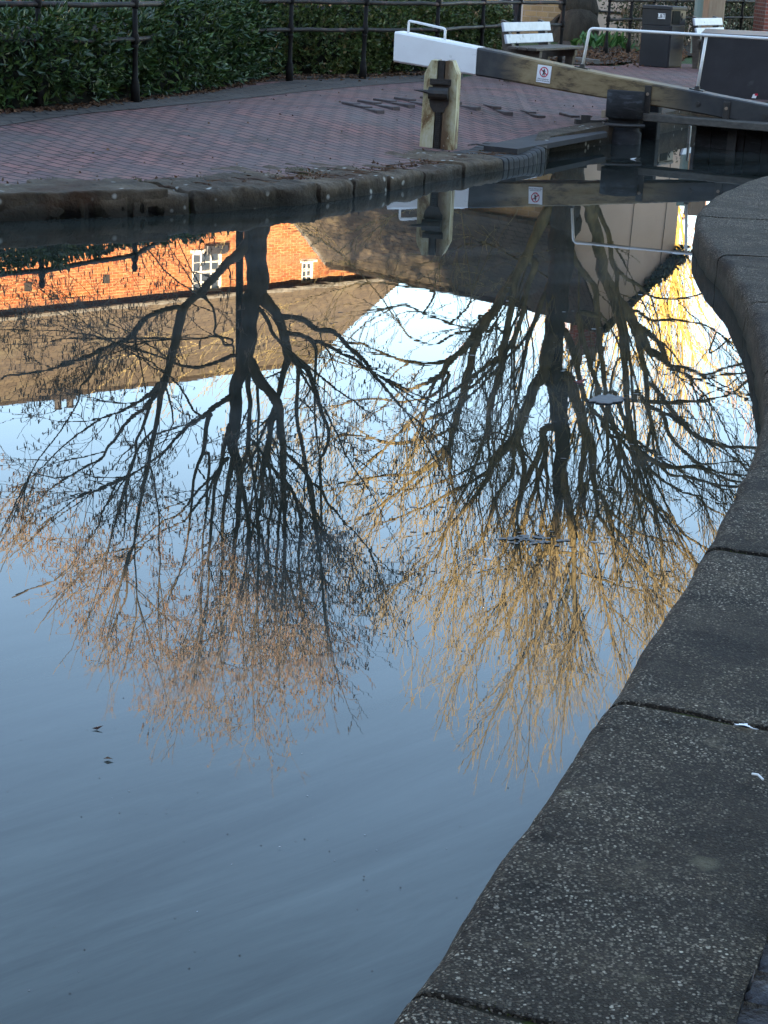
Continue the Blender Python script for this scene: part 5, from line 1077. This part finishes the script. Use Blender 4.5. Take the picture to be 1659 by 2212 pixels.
def limb2(a, b, w0, w1):
    a = g0+X*a[0]+Y*a[1]; b = g0+X*b[0]+Y*b[1]; d = (b-a).normalized(); s = nf.cross(d); m.face((a-s*w0, b-s*w1, b+s*w1, a+s*w0))
limb2((.001, .024), (-.001, -.004), .0085, .007); limb2((-.003, -.002), (-.013, -.036), .005, .004); limb2((.001, -.002), (.008, -.036), .005, .004); limb2((.006, .02), (.017, .004), .0032, .0026); limb2((-.006, .02), (-.015, .006), .0032, .0026)
sub(m, 'walking_figure', M['signblack'])
letter('Please use footbridge', .0155, c-Y*.052+nf*.006, X, Y, M['signblack'], sg); letter('gates for operation only', .0155, c-Y*.071+nf*.006, X, Y, M['signblack'], sg)
# footboard
fb0 = bw(1296, 246, 19.75); gd = Vector((.93, -.29, 0)).normalized(); gn = Vector((.29, .93, 0)).normalized()
fz = .285; fa = Vector((fb0.x, 19.6, fz)); fe = dep(1659, 274, 18.75); gd = Vector((fe.x-fa.x, 18.75-19.6, 0)).normalized(); gn = Vector((-gd.y, gd.x, 0))
m = MB(); m.box(fa+gd*1.9+gn*.13, gd*1.9, gn*.13, Z*.04, 0, .008); m.build('footboard', simple('weathered_plank', (.05, .042, .034), (.11, .095, .075), 6, .6, .5, .006, (1, 5, 5)), gt)
m = MB(); m.box(fa+gd*.04+gn*.13, gd*.045, gn*.1335, Z*.0425, 0, .008); m.build('footboard_tip', M['tan'], gt)
# heel post and ironwork
hp = at(1348, 312, 0.); hp = Vector((hp.x, hp.y+.18, 0))
m = MB(); m.lathe((hp.x, hp.y, -.4), [(.20, 0), (.20, .52), (.17, .54), (.17, .66), (.205, .67), (.205, .95)], 14); m.build('heel_post', M['black'], gt, True)
m = MB(); m.tube([Vector((hp.x-.23, hp.y-.03, .20)), Vector((hp.x-.23, hp.y-.22, .20)), Vector((hp.x, hp.y-.235, .20)), Vector((hp.x+.2, hp.y-.16, .20))], .022, 8); m.box((hp.x-.36, hp.y-.02, .20), (.17, .03, 0), (-.006, .04, 0), (0, 0, .03)); m.box((hp.x-.42, hp.y-.05, .235), (.05, 0, 0), (0, .03, 0), (0, 0, .045)); m.build('collar_strap', M['slate_dark'], gt)
q = at(1400, 300, 0.); m = MB(); m.box((q.x+.03, q.y+.02, .05), gd*.085, gn*.06, Z*.42, 0, .01); m.box((q.x-.14, q.y+.05, .12), gd*.02, gn*.04, Z*.40); m.build('gate_stile', M['black'], gt)
g0_ = at(1499, 316, 0.); gl0 = Vector((g0_.x, g0_.y, 0))
m = MB()
for k in range(16):
    c = gl0+gd*(.09+.185*k)+gn*(.05+.004*(k % 2)); m.box(Vector((c.x, c.y, -.12)), gd*.0905, gn*.04, Z*.42, 0, .008)
m.build('gate_leaf', M['black'], gt)
q = gl0+gd*.42; m = MB(); m.box(Vector((q.x, q.y, .0))-gn*.005, gd*.05, gn*.02, Z*.27); m.build('iron_strap', M['slate_dark'], gt)
m = MB(); q = gl0+gd*-.012; m.tube([Vector((q.x, q.y+.3, -.2)), Vector((q.x, q.y+.3, .19))], .016, 8); m.build('white_strip', M['white'], gt)  # plain white upright tube beside the end of the leaf
# landing board over the recess
m = MB(); tz = .15; T4 = [at(1045, 314, tz), at(1118, 322, tz), at(1312, 286, tz), at(1300, 279, tz), at(1200, 281, tz)]
m.prism([Vector((p.x, p.y, tz-.05)) for p in T4], Z*.05); o = m.build('landing_board', simple('damp_board', (.022, .019, .019), (.036, .032, .031), 5, .85, .3, .004, (1, 1, 1), (.06, .05, .04), 2.5, .62, .5)); tag(o, 'flat dark board bridging the gap beside the gate post', 'board')
# paddle stand
pb_ = at(945, 322, .10); ps = thing('paddle_stand', 'short cream post streaked with rust carrying a black paddle rack', 'paddle stand', (pb_.x, pb_.y, .09))
pw = .16; H_ = .83; ax = Vector((.985, -.17, 0)).normalized(); ay = Vector((.17, .985, 0)).normalized(); pc = Vector((pb_.x+.01, pb_.y+.12, .08)); ln = Vector((.03, 0, 0))
def pp(a, b, z): return pc+ax*a+ay*b+Z*z+Vector((.010*z, 0, 0))
m = MB()
sl_ = .062      # half width of the slot in the face
for s in (-1, 1):                            # two cheeks with clipped tops
    a0, a1 = (sl_*.62, pw)
    prof = [(a0, 0), (a1*1.03, 0), (a1*.97, H_-.12), (a1*.62, H_), (a0, H_)]
    m.prism([pp(s*a, -.12, z) for a, z in prof][::s], ay*.24)
m.prism([pp(-sl_*.62, -.03, 0), pp(sl_*.62, -.03, 0), pp(sl_*.62, -.03, H_-.01), pp(-sl_*.62, -.03, H_-.01)], ay*.14)
m.build('post', M['postpaint'], ps)
m = MB(); m.box(pp(0, -.085, H_/2+.0), ax*.030, ay*.02, Z*(H_/2)); 
for k in range(34): m.box(pp(-.004, -.112, .02+.0185*k), ax*.024, ay*.012, Z*.006)
m.build('rack', M['slate_dark'], ps)
m = MB(); g_ = [(-.05, .36), (-.085, .41), (-.098, .47), (-.07, .49), (-.07, .60), (-.10, .61), (-.10, .665), (.10, .665), (.10, .61), (.085, .59), (.09, .44), (.06, .40), (.05, .36)]
m.prism([pp(a, -.127, z) for a, z in g_], ay*.02); m.tube([pp(-.10, -.155, .535), pp(.085, -.155, .535)], .056, 12); m.box(pp(0, -.14, .63), ax*.085, ay*.022, Z*.012); m.build('gear_case', M['slate_dark'], ps)
m = MB(); m.tube([pp(-.08, -.155, .54), pp(-.15, -.16, .548), pp(-.24, -.165, .555)], [.022, .014, .004], 8); m.build('spindle', M['slate_dark'], ps)
m = MB(); m.tube([pp(-.2, -.14, .0), pp(-.05, -.19, .008), pp(.04, -.2, .006), pp(.07, -.15, .02)], .011, 6); m.box(pp(-.1, -.15, .005), ax*.05, ay*.02, Z*.012); m.build('chain', M['slate_dark'], ps)
# steel cabinet beyond the gate
cb = dep(1510, 140, 23.6); ca = thing('steel_cabinet', 'large scuffed black steel cabinet behind the gate handrail', 'cabinet', (cb.x, 23.6, .2))
kx = cb.x/23.6*.95+.03
m = MB(); m.box((cb.x+1.5+kx, 24.55, .60), (1.5, 0, 0), (kx, .95, 0), (0, 0, .42), 0, .01); m.build('body', M['steel'], ca)
m = MB(); m.box((cb.x+1.5+kx, 24.55, 1.035), (1.52, 0, 0), (kx, .97, 0), (0, 0, .02), 0, .008); m.build('lid', M['steel'], ca)
lb = dep(1630, 207, 23.58); m = MB(); m.face([(lb.x+a, 23.585, lb.z+b) for a, b in ((-.035, -.03), (.02, -.03), (.04, .03), (-.02, .02))]); m.face([(lb.x+a, 23.582, lb.z+b) for a, b in ((.005, 0), (.045, .005), (.04, .03), (.0, .028))], None, 1); m.build('sticker', [M['signwhite'], M['red']], ca)
# ---------------------------------------------------------------- raised foothold bricks
RS = [((736, 226), (813, 239.5)), ((770, 222), (848, 234)), ((804, 218.5), (881, 229.5)), ((849, 215.5), (917, 226.5)), ((905, 213.5), (1029, 226)), ((1042, 218), (1092, 228)), ((1122, 222), (1162, 231)), ((1208, 226.5), (1235, 233.5))]
fhlab = ['leftmost raised brick strip on the paving', 'second raised brick strip from the left', 'third raised brick strip from the left', 'fourth raised brick strip just left of the paddle stand', 'raised brick strip passing behind the paddle stand', 'raised brick strip right of the paddle stand', 'raised brick strip below the warning sign', 'rightmost raised brick strip near the gate post']
M['foothold'] = simple('dark_foothold_brick', (.050, .036, .033), (.10, .074, .068), 14, .7, .4, .005)
for lb_, (a, b) in zip(fhlab, RS):
    p, q = at(*a, .29), at(*b, .29); p.z = q.z = .29; d = (q-p); L = d.length; d.normalize(); n = Vector((-d.y, d.x, 0)); m = MB(); k = max(2, int(L/.225))
    for i in range(k):
        c = p+d*(L*(i+.5)/k)+n*.055; m.box(Vector((c.x, c.y, hz(c.x, c.y)-.006+rnd(-.003, .003))), d*(L/k/2-.003), n*.052, Z*.03, 0, .006)
    o = m.build('foothold_strip', M['foothold']); tag(o, lb_, 'foothold', 'raised brick footholds on the towpath')
# kerb in front of the leaf bed
m = MB(); k0, k1 = at(1200, 128, .3), at(1290, 139, .3)
for i in range(4): c = k0.lerp(k1, (i+.5)/4); d = (k1-k0); L = d.length; d = d.normalized(); m.box((c.x, c.y, .33), d*(L/8-.004), Vector((-d.y, d.x, 0))*.06, Z*.045, 0, .01)
o = m.build('kerb', M['conc']); struct(o)
# ---------------------------------------------------------------- plants by the tree
Rp = random.Random(77)
for nm, lab, x, y, n, L in (('leafy_plant', 'broad green leafed plant right of the tall tree base', 1278, 96, 60, .24), ('leafy_plant', 'bright green leafy clump between railing posts', 1312, 92, 70, .22), ('leafy_plant', 'small low green plant left of the litter bin', 1352, 97, 40, .16)):
    p = at(x, y+10, .3); m = MB(); gs = .2 if n > 45 else .03
    for i in range(n):
        a = Rp.uniform(0, 2*PI); b = Vector((p.x+Rp.gauss(0, gs), p.y+Rp.gauss(0, gs), .30+Rp.uniform(0, gs*.6))); leaf(m, b, Vector((math.cos(a)*.5, math.sin(a)*.5, Rp.uniform(.4, 1.2))), L*Rp.uniform(.7, 1.3), L*.22, Rp)
    o = m.build(nm, M['plantleaf']); tag(o, lab, 'plant', 'green plants in the leaf bed')
def shrub(label, c, rx, ry, rz, n, size, mat, seed, name='shrub'):
    R = random.Random(seed); root = thing(name, label, 'shrub', (c[0], c[1], .3), 'dark shrubs behind the far railing'); tw_ = MB(); fo = MB()
    for k in range(26):
        a = R.uniform(0, 2*PI); e = Vector((c[0]+math.cos(a)*rx*R.random(), c[1]+math.sin(a)*ry*R.random(), .3+2*rz*R.uniform(.5, 1.05))); b = Vector((c[0]+R.gauss(0, rx*.3), c[1]+R.gauss(0, ry*.3), .25)); mm = b.lerp(e, .5)+Vector((R.gauss(0, .1), R.gauss(0, .1), .1)); tw_.tube([b, mm, e], [.016, .011, .004], 4, False)
    for k in range(n):
        cl = Vector((R.gauss(0, .5), R.gauss(0, .5), R.gauss(0, .5)));
        if cl.length > 1.1: cl = cl.normalized()*1.05
        p = Vector((c[0]+cl.x*rx, c[1]+cl.y*ry, .3+rz+cl.z*rz)); leaf(fo, p, Vector((R.gauss(0, 1), R.gauss(0, 1), R.gauss(0, .8))), size*R.uniform(.6, 1.3), size*.3, R)
    tw_.build('stem', M['twig'], root); f = fo.build('foliage', mat, root); f['kind'] = 'stuff'
q = dep(1405, 60, 37.2); shrub('tangled dark shrub behind the litter bin', (q.x, q.y), 1.0, .6, .85, 2600, .07, M['ivy'], 41)
q = dep(1470, 60, 39.2); shrub('twiggy brown shrub left of the green post', (q.x, q.y), .9, .6, .9, 2000, .07, M['ivy'], 42)
q = dep(1590, 60, 41.6); shrub('dark shrub between tan post and brick pillar', (q.x, q.y), 1.2, .6, .95, 3000, .08, M['ivy'], 43)
q = dep(1650, 60, 44); shrub('large dark shrub behind the brick pillar', (q.x, q.y), 1.5, .8, 1.1, 2600, .09, M['ivy'], 44)
# ---------------------------------------------------------------- litter, moss, floating bits
m = MB(); Rl = random.Random(5)
def litter(x, y, z, s): leaf(m, Vector((x, y, z+.004)), Vector((Rl.gauss(0, 1), Rl.gauss(0, 1), Rl.gauss(0, .18))), s*Rl.uniform(.6, 1.4), s*.35, Rl)
for k in range(1500):
    i = Rl.randrange(len(hF)-2)+1; t = Rl.random(); a, b = hF[i], hF[i+1] if i+1 < len(hF) else hF[i]; litter(a[0]+(b[0]-a[0])*t+Rl.gauss(0, .06), a[1]+(b[1]-a[1])*t-abs(Rl.gauss(0, .16))+.08, .305, .045)
for k in range(900):
    x = Rl.uniform(600, 1090); y = lerpc([(600, 168), (800, 166), (1100, 150)], x)+Rl.gauss(0, 3.5); p = at(x, y, .3); litter(p.x, p.y, .308, .045)
for k in range(1500): p = at(Rl.uniform(1190, 1480), Rl.gauss(122, 9), .3); litter(p.x, p.y, .314, .07)
for k in range(1500):
    x = Rl.uniform(-3.2, 1.3); y = ledge(x)+.42+abs(Rl.gauss(0, .28)); litter(x, y, hz(x, y)+.004, .030)
for k in range(90):
    x = Rl.uniform(-2.9, 1.2); y = ledge(x)+.36+abs(Rl.gauss(0, .22)); z = hz(x, y)+.012; a = Rl.uniform(-.9, .5); e = Vector((math.cos(a), math.sin(a), 0))*Rl.uniform(.05, .17); c_ = Vector((x, y, z)); m.tube([c_-e, c_+Vector((0, 0, Rl.uniform(0, .015))), c_+e], [.002, .0035, .0015], 4)
for k in range(160):
    x = Rl.uniform(-3, 3.); y = ledge(x)+Rl.uniform(.6, 9); litter(x, y, hz(x, y)+.003, .03)
o = m.build('leaf_litter', M['litter']); o['kind'] = 'stuff'; tag(o, 'brown dead leaves scattered along hedge feet and paving', 'leaf litter')
m = MB()
def tuft(x, y, z, n, h, s):
    for k in range(n):
        b = Vector((x+Rl.gauss(0, s), y+Rl.gauss(0, s), z)); d = Vector((Rl.gauss(0, .5), Rl.gauss(0, .5), 1)); leaf(m, b, d, h*Rl.uniform(.5, 1.3), h*.10, Rl)
for x0, y0, n in ((110, 382, 26), (215, 388, 20), (300, 383, 26), (345, 387, 22), (400, 385, 14), (640, 357, 22), (670, 366, 26), (560, 372, 14), (450, 378, 14), (1060, 308, 6)):
    for j in range(n): p = at(x0+Rl.gauss(0, 14), y0+Rl.gauss(0, 3), .17); tuft(p.x, p.y, hz(p.x, p.y)-.006, 7, .024, .03)
for s in range(70):                           # moss in the joint between setts and coping slabs
    i = Rl.randrange(len(RP)); p = RP[i]+RN[i]*(.535+Rl.gauss(0, .014))
    if 1.5 < p.y < 13: tuft(p.x, p.y, ZR-.02, 26, .022, .022)
for a_, b_ in (((.13, 2.525), (.55, 2.40)), ((.60, 3.765), (.98, 3.69)), ((1.0, 4.94), (1.36, 4.86))):
    for j in range(30): t_ = Rl.random()**1.4; tuft(a_[0]+(b_[0]-a_[0])*t_, a_[1]+(b_[1]-a_[1])*t_, ZR-.012, 6, .011, .006)
o = m.build('moss', M['moss']); o['kind'] = 'stuff'; tag(o, 'moss and grass tufts growing in the stone joints', 'moss')
def blob(name, pts, z, mat, label, cat, th=.004, group=None):
    m = MB(); P_ = [at(x, y, z) for x, y in pts]; m.prism([Vector((p.x, p.y, z)) for p in P_], Z*th); o = m.build(name, mat); tag(o, label, cat, group); return o
def wob(x, y, rx, ry, n=22, s=0, am=.2): R = random.Random(s); return [(x+rx*math.cos(2*PI*i/n)*(1+R.uniform(-am, am)), y-ry*math.sin(2*PI*i/n)*(1+R.uniform(-am, am))) for i in range(n)]
blob('foam_patch', wob(1311, 863, 37, 9, 34, s=1, am=.26), .002, M['foam'], 'pale grey oval foam patch floating near the right bank', 'foam')
m = MB()
for k in range(46):
    x, y = 1140+Rl.gauss(0, 26), 1164+Rl.gauss(0, 6); P_ = [at(*q, .0015) for q in wob(x, y, Rl.uniform(2, 9), Rl.uniform(1, 2.6), 9, k, .3)]; m.face([Vector((p.x, p.y, .0015+k*.00004)) for p in P_])
o = m.build('foam_patch', M['foam']); tag(o, 'broken scatter of thin foam floating under the tall tree reflection', 'foam')
M['wetleaf'] = simple('wet_leaf', (.03, .018, .012), (.07, .03, .02), 30, .5, 0)
M['redleaf'] = simple('red_leaf', (.12, .03, .025), (.22, .07, .06), 30, .6, 0)
def fleaf(x, y, L, mat, label, a):
    p = at(x, y, .004); m = MB(); R = random.Random(int(x)); leaf(m, p, Vector((math.cos(a), math.sin(a), .10)), L*1.3, L*.24, R, .5); o = m.build('floating_leaf', mat); tag(o, label, 'leaf', 'leaves floating on the water')
fleaf(198, 1573, .022, M['wetleaf'], 'small dark curled leaf floating on open water at left', .25)
fleaf(1238, 824, .055, M['redleaf'], 'reddish brown leaf floating under the tall tree reflection', .1)
fleaf(223, 1639, .018, M['tan'], 'thin pale straw floating below the dark curled leaf', .1)
fleaf(1361, 343, .05, M['signwhite'], 'white scrap floating by the heel post', 0)
fleaf(601, 1829, .005, M['signwhite'], 'tiny white speck floating alone in the lower middle', 0)
m = MB()
for k in range(90):
    x, y = Rl.uniform(0, 1250), Rl.uniform(1500, 2190)
    if x > 1480-(y-1300)*.73: continue
    p = at(x, y, .001); r = Rl.uniform(.0006, .002); m.face([Vector((p.x+r*math.cos(i*1.05), p.y+r*math.sin(i*1.05), .001)) for i in range(6)])
for k in range(160):
    x, y = Rl.uniform(700, 1450), Rl.uniform(620, 1250)
    p = at(x, y, .001); r = Rl.uniform(.002, .008); m.face([Vector((p.x+r*2*math.cos(i*1.05), p.y+r*math.sin(i*1.05), .001)) for i in range(6)])
o = m.build('floating_specks', island('speck', [(.2, (.02, .015, .012)), (.65, (.10, .09, .08)), (.8, (.45, .45, .45))], .8, .2)); o['kind'] = 'stuff'; tag(o, 'tiny specks of debris floating on the canal', 'debris')
# droppings and a twig on the near slab
m = MB(); Rd = random.Random(2); P_ = []
for k in range(72):
    a = 2*PI*k/72; e = .55+.45*Rd.random()+.5*max(0, math.sin(a*5+1))**4; P_.append(at(1608+math.cos(a)*21*e, 1566-math.sin(a)*2.6*e+math.cos(a)*4*e+2.2*math.cos(2*a), ZR+.009))
m.prism([Vector((p.x, p.y, ZR+.006)) for p in P_], Z*.0015)
o = m.build('bird_dropping', M['signwhite']); tag(o, 'white bird dropping splashed on the near concrete slab', 'dropping')
p, q = at(1624, 1679, ZR), at(1648, 1692, ZR); m = MB(); m.tube([p+Z*.008, p.lerp(q, .5)+Z*.013, q+Z*.008], .0025, 6); o = m.build('twig', M['signwhite']); tag(o, 'short pale stick lying on the near concrete slab', 'stick')
Rs = random.Random(12)
for lab, x, y in (('bleached twig lying in the joint below the hedge', 520, 195), ('dark twig lying across the coping by the paddle stand', 1010, 318)):
    p = at(x, y, .25 if x < 600 else .11); m = MB(); m.tube([p+Z*.02, p+Vector((.08, .03, .03)), p+Vector((.2, -.02, .02))], [.006, .007, .004], 6); o = m.build('twig', M['conc'] if x < 600 else M['slate_dark']); tag(o, lab, 'stick')
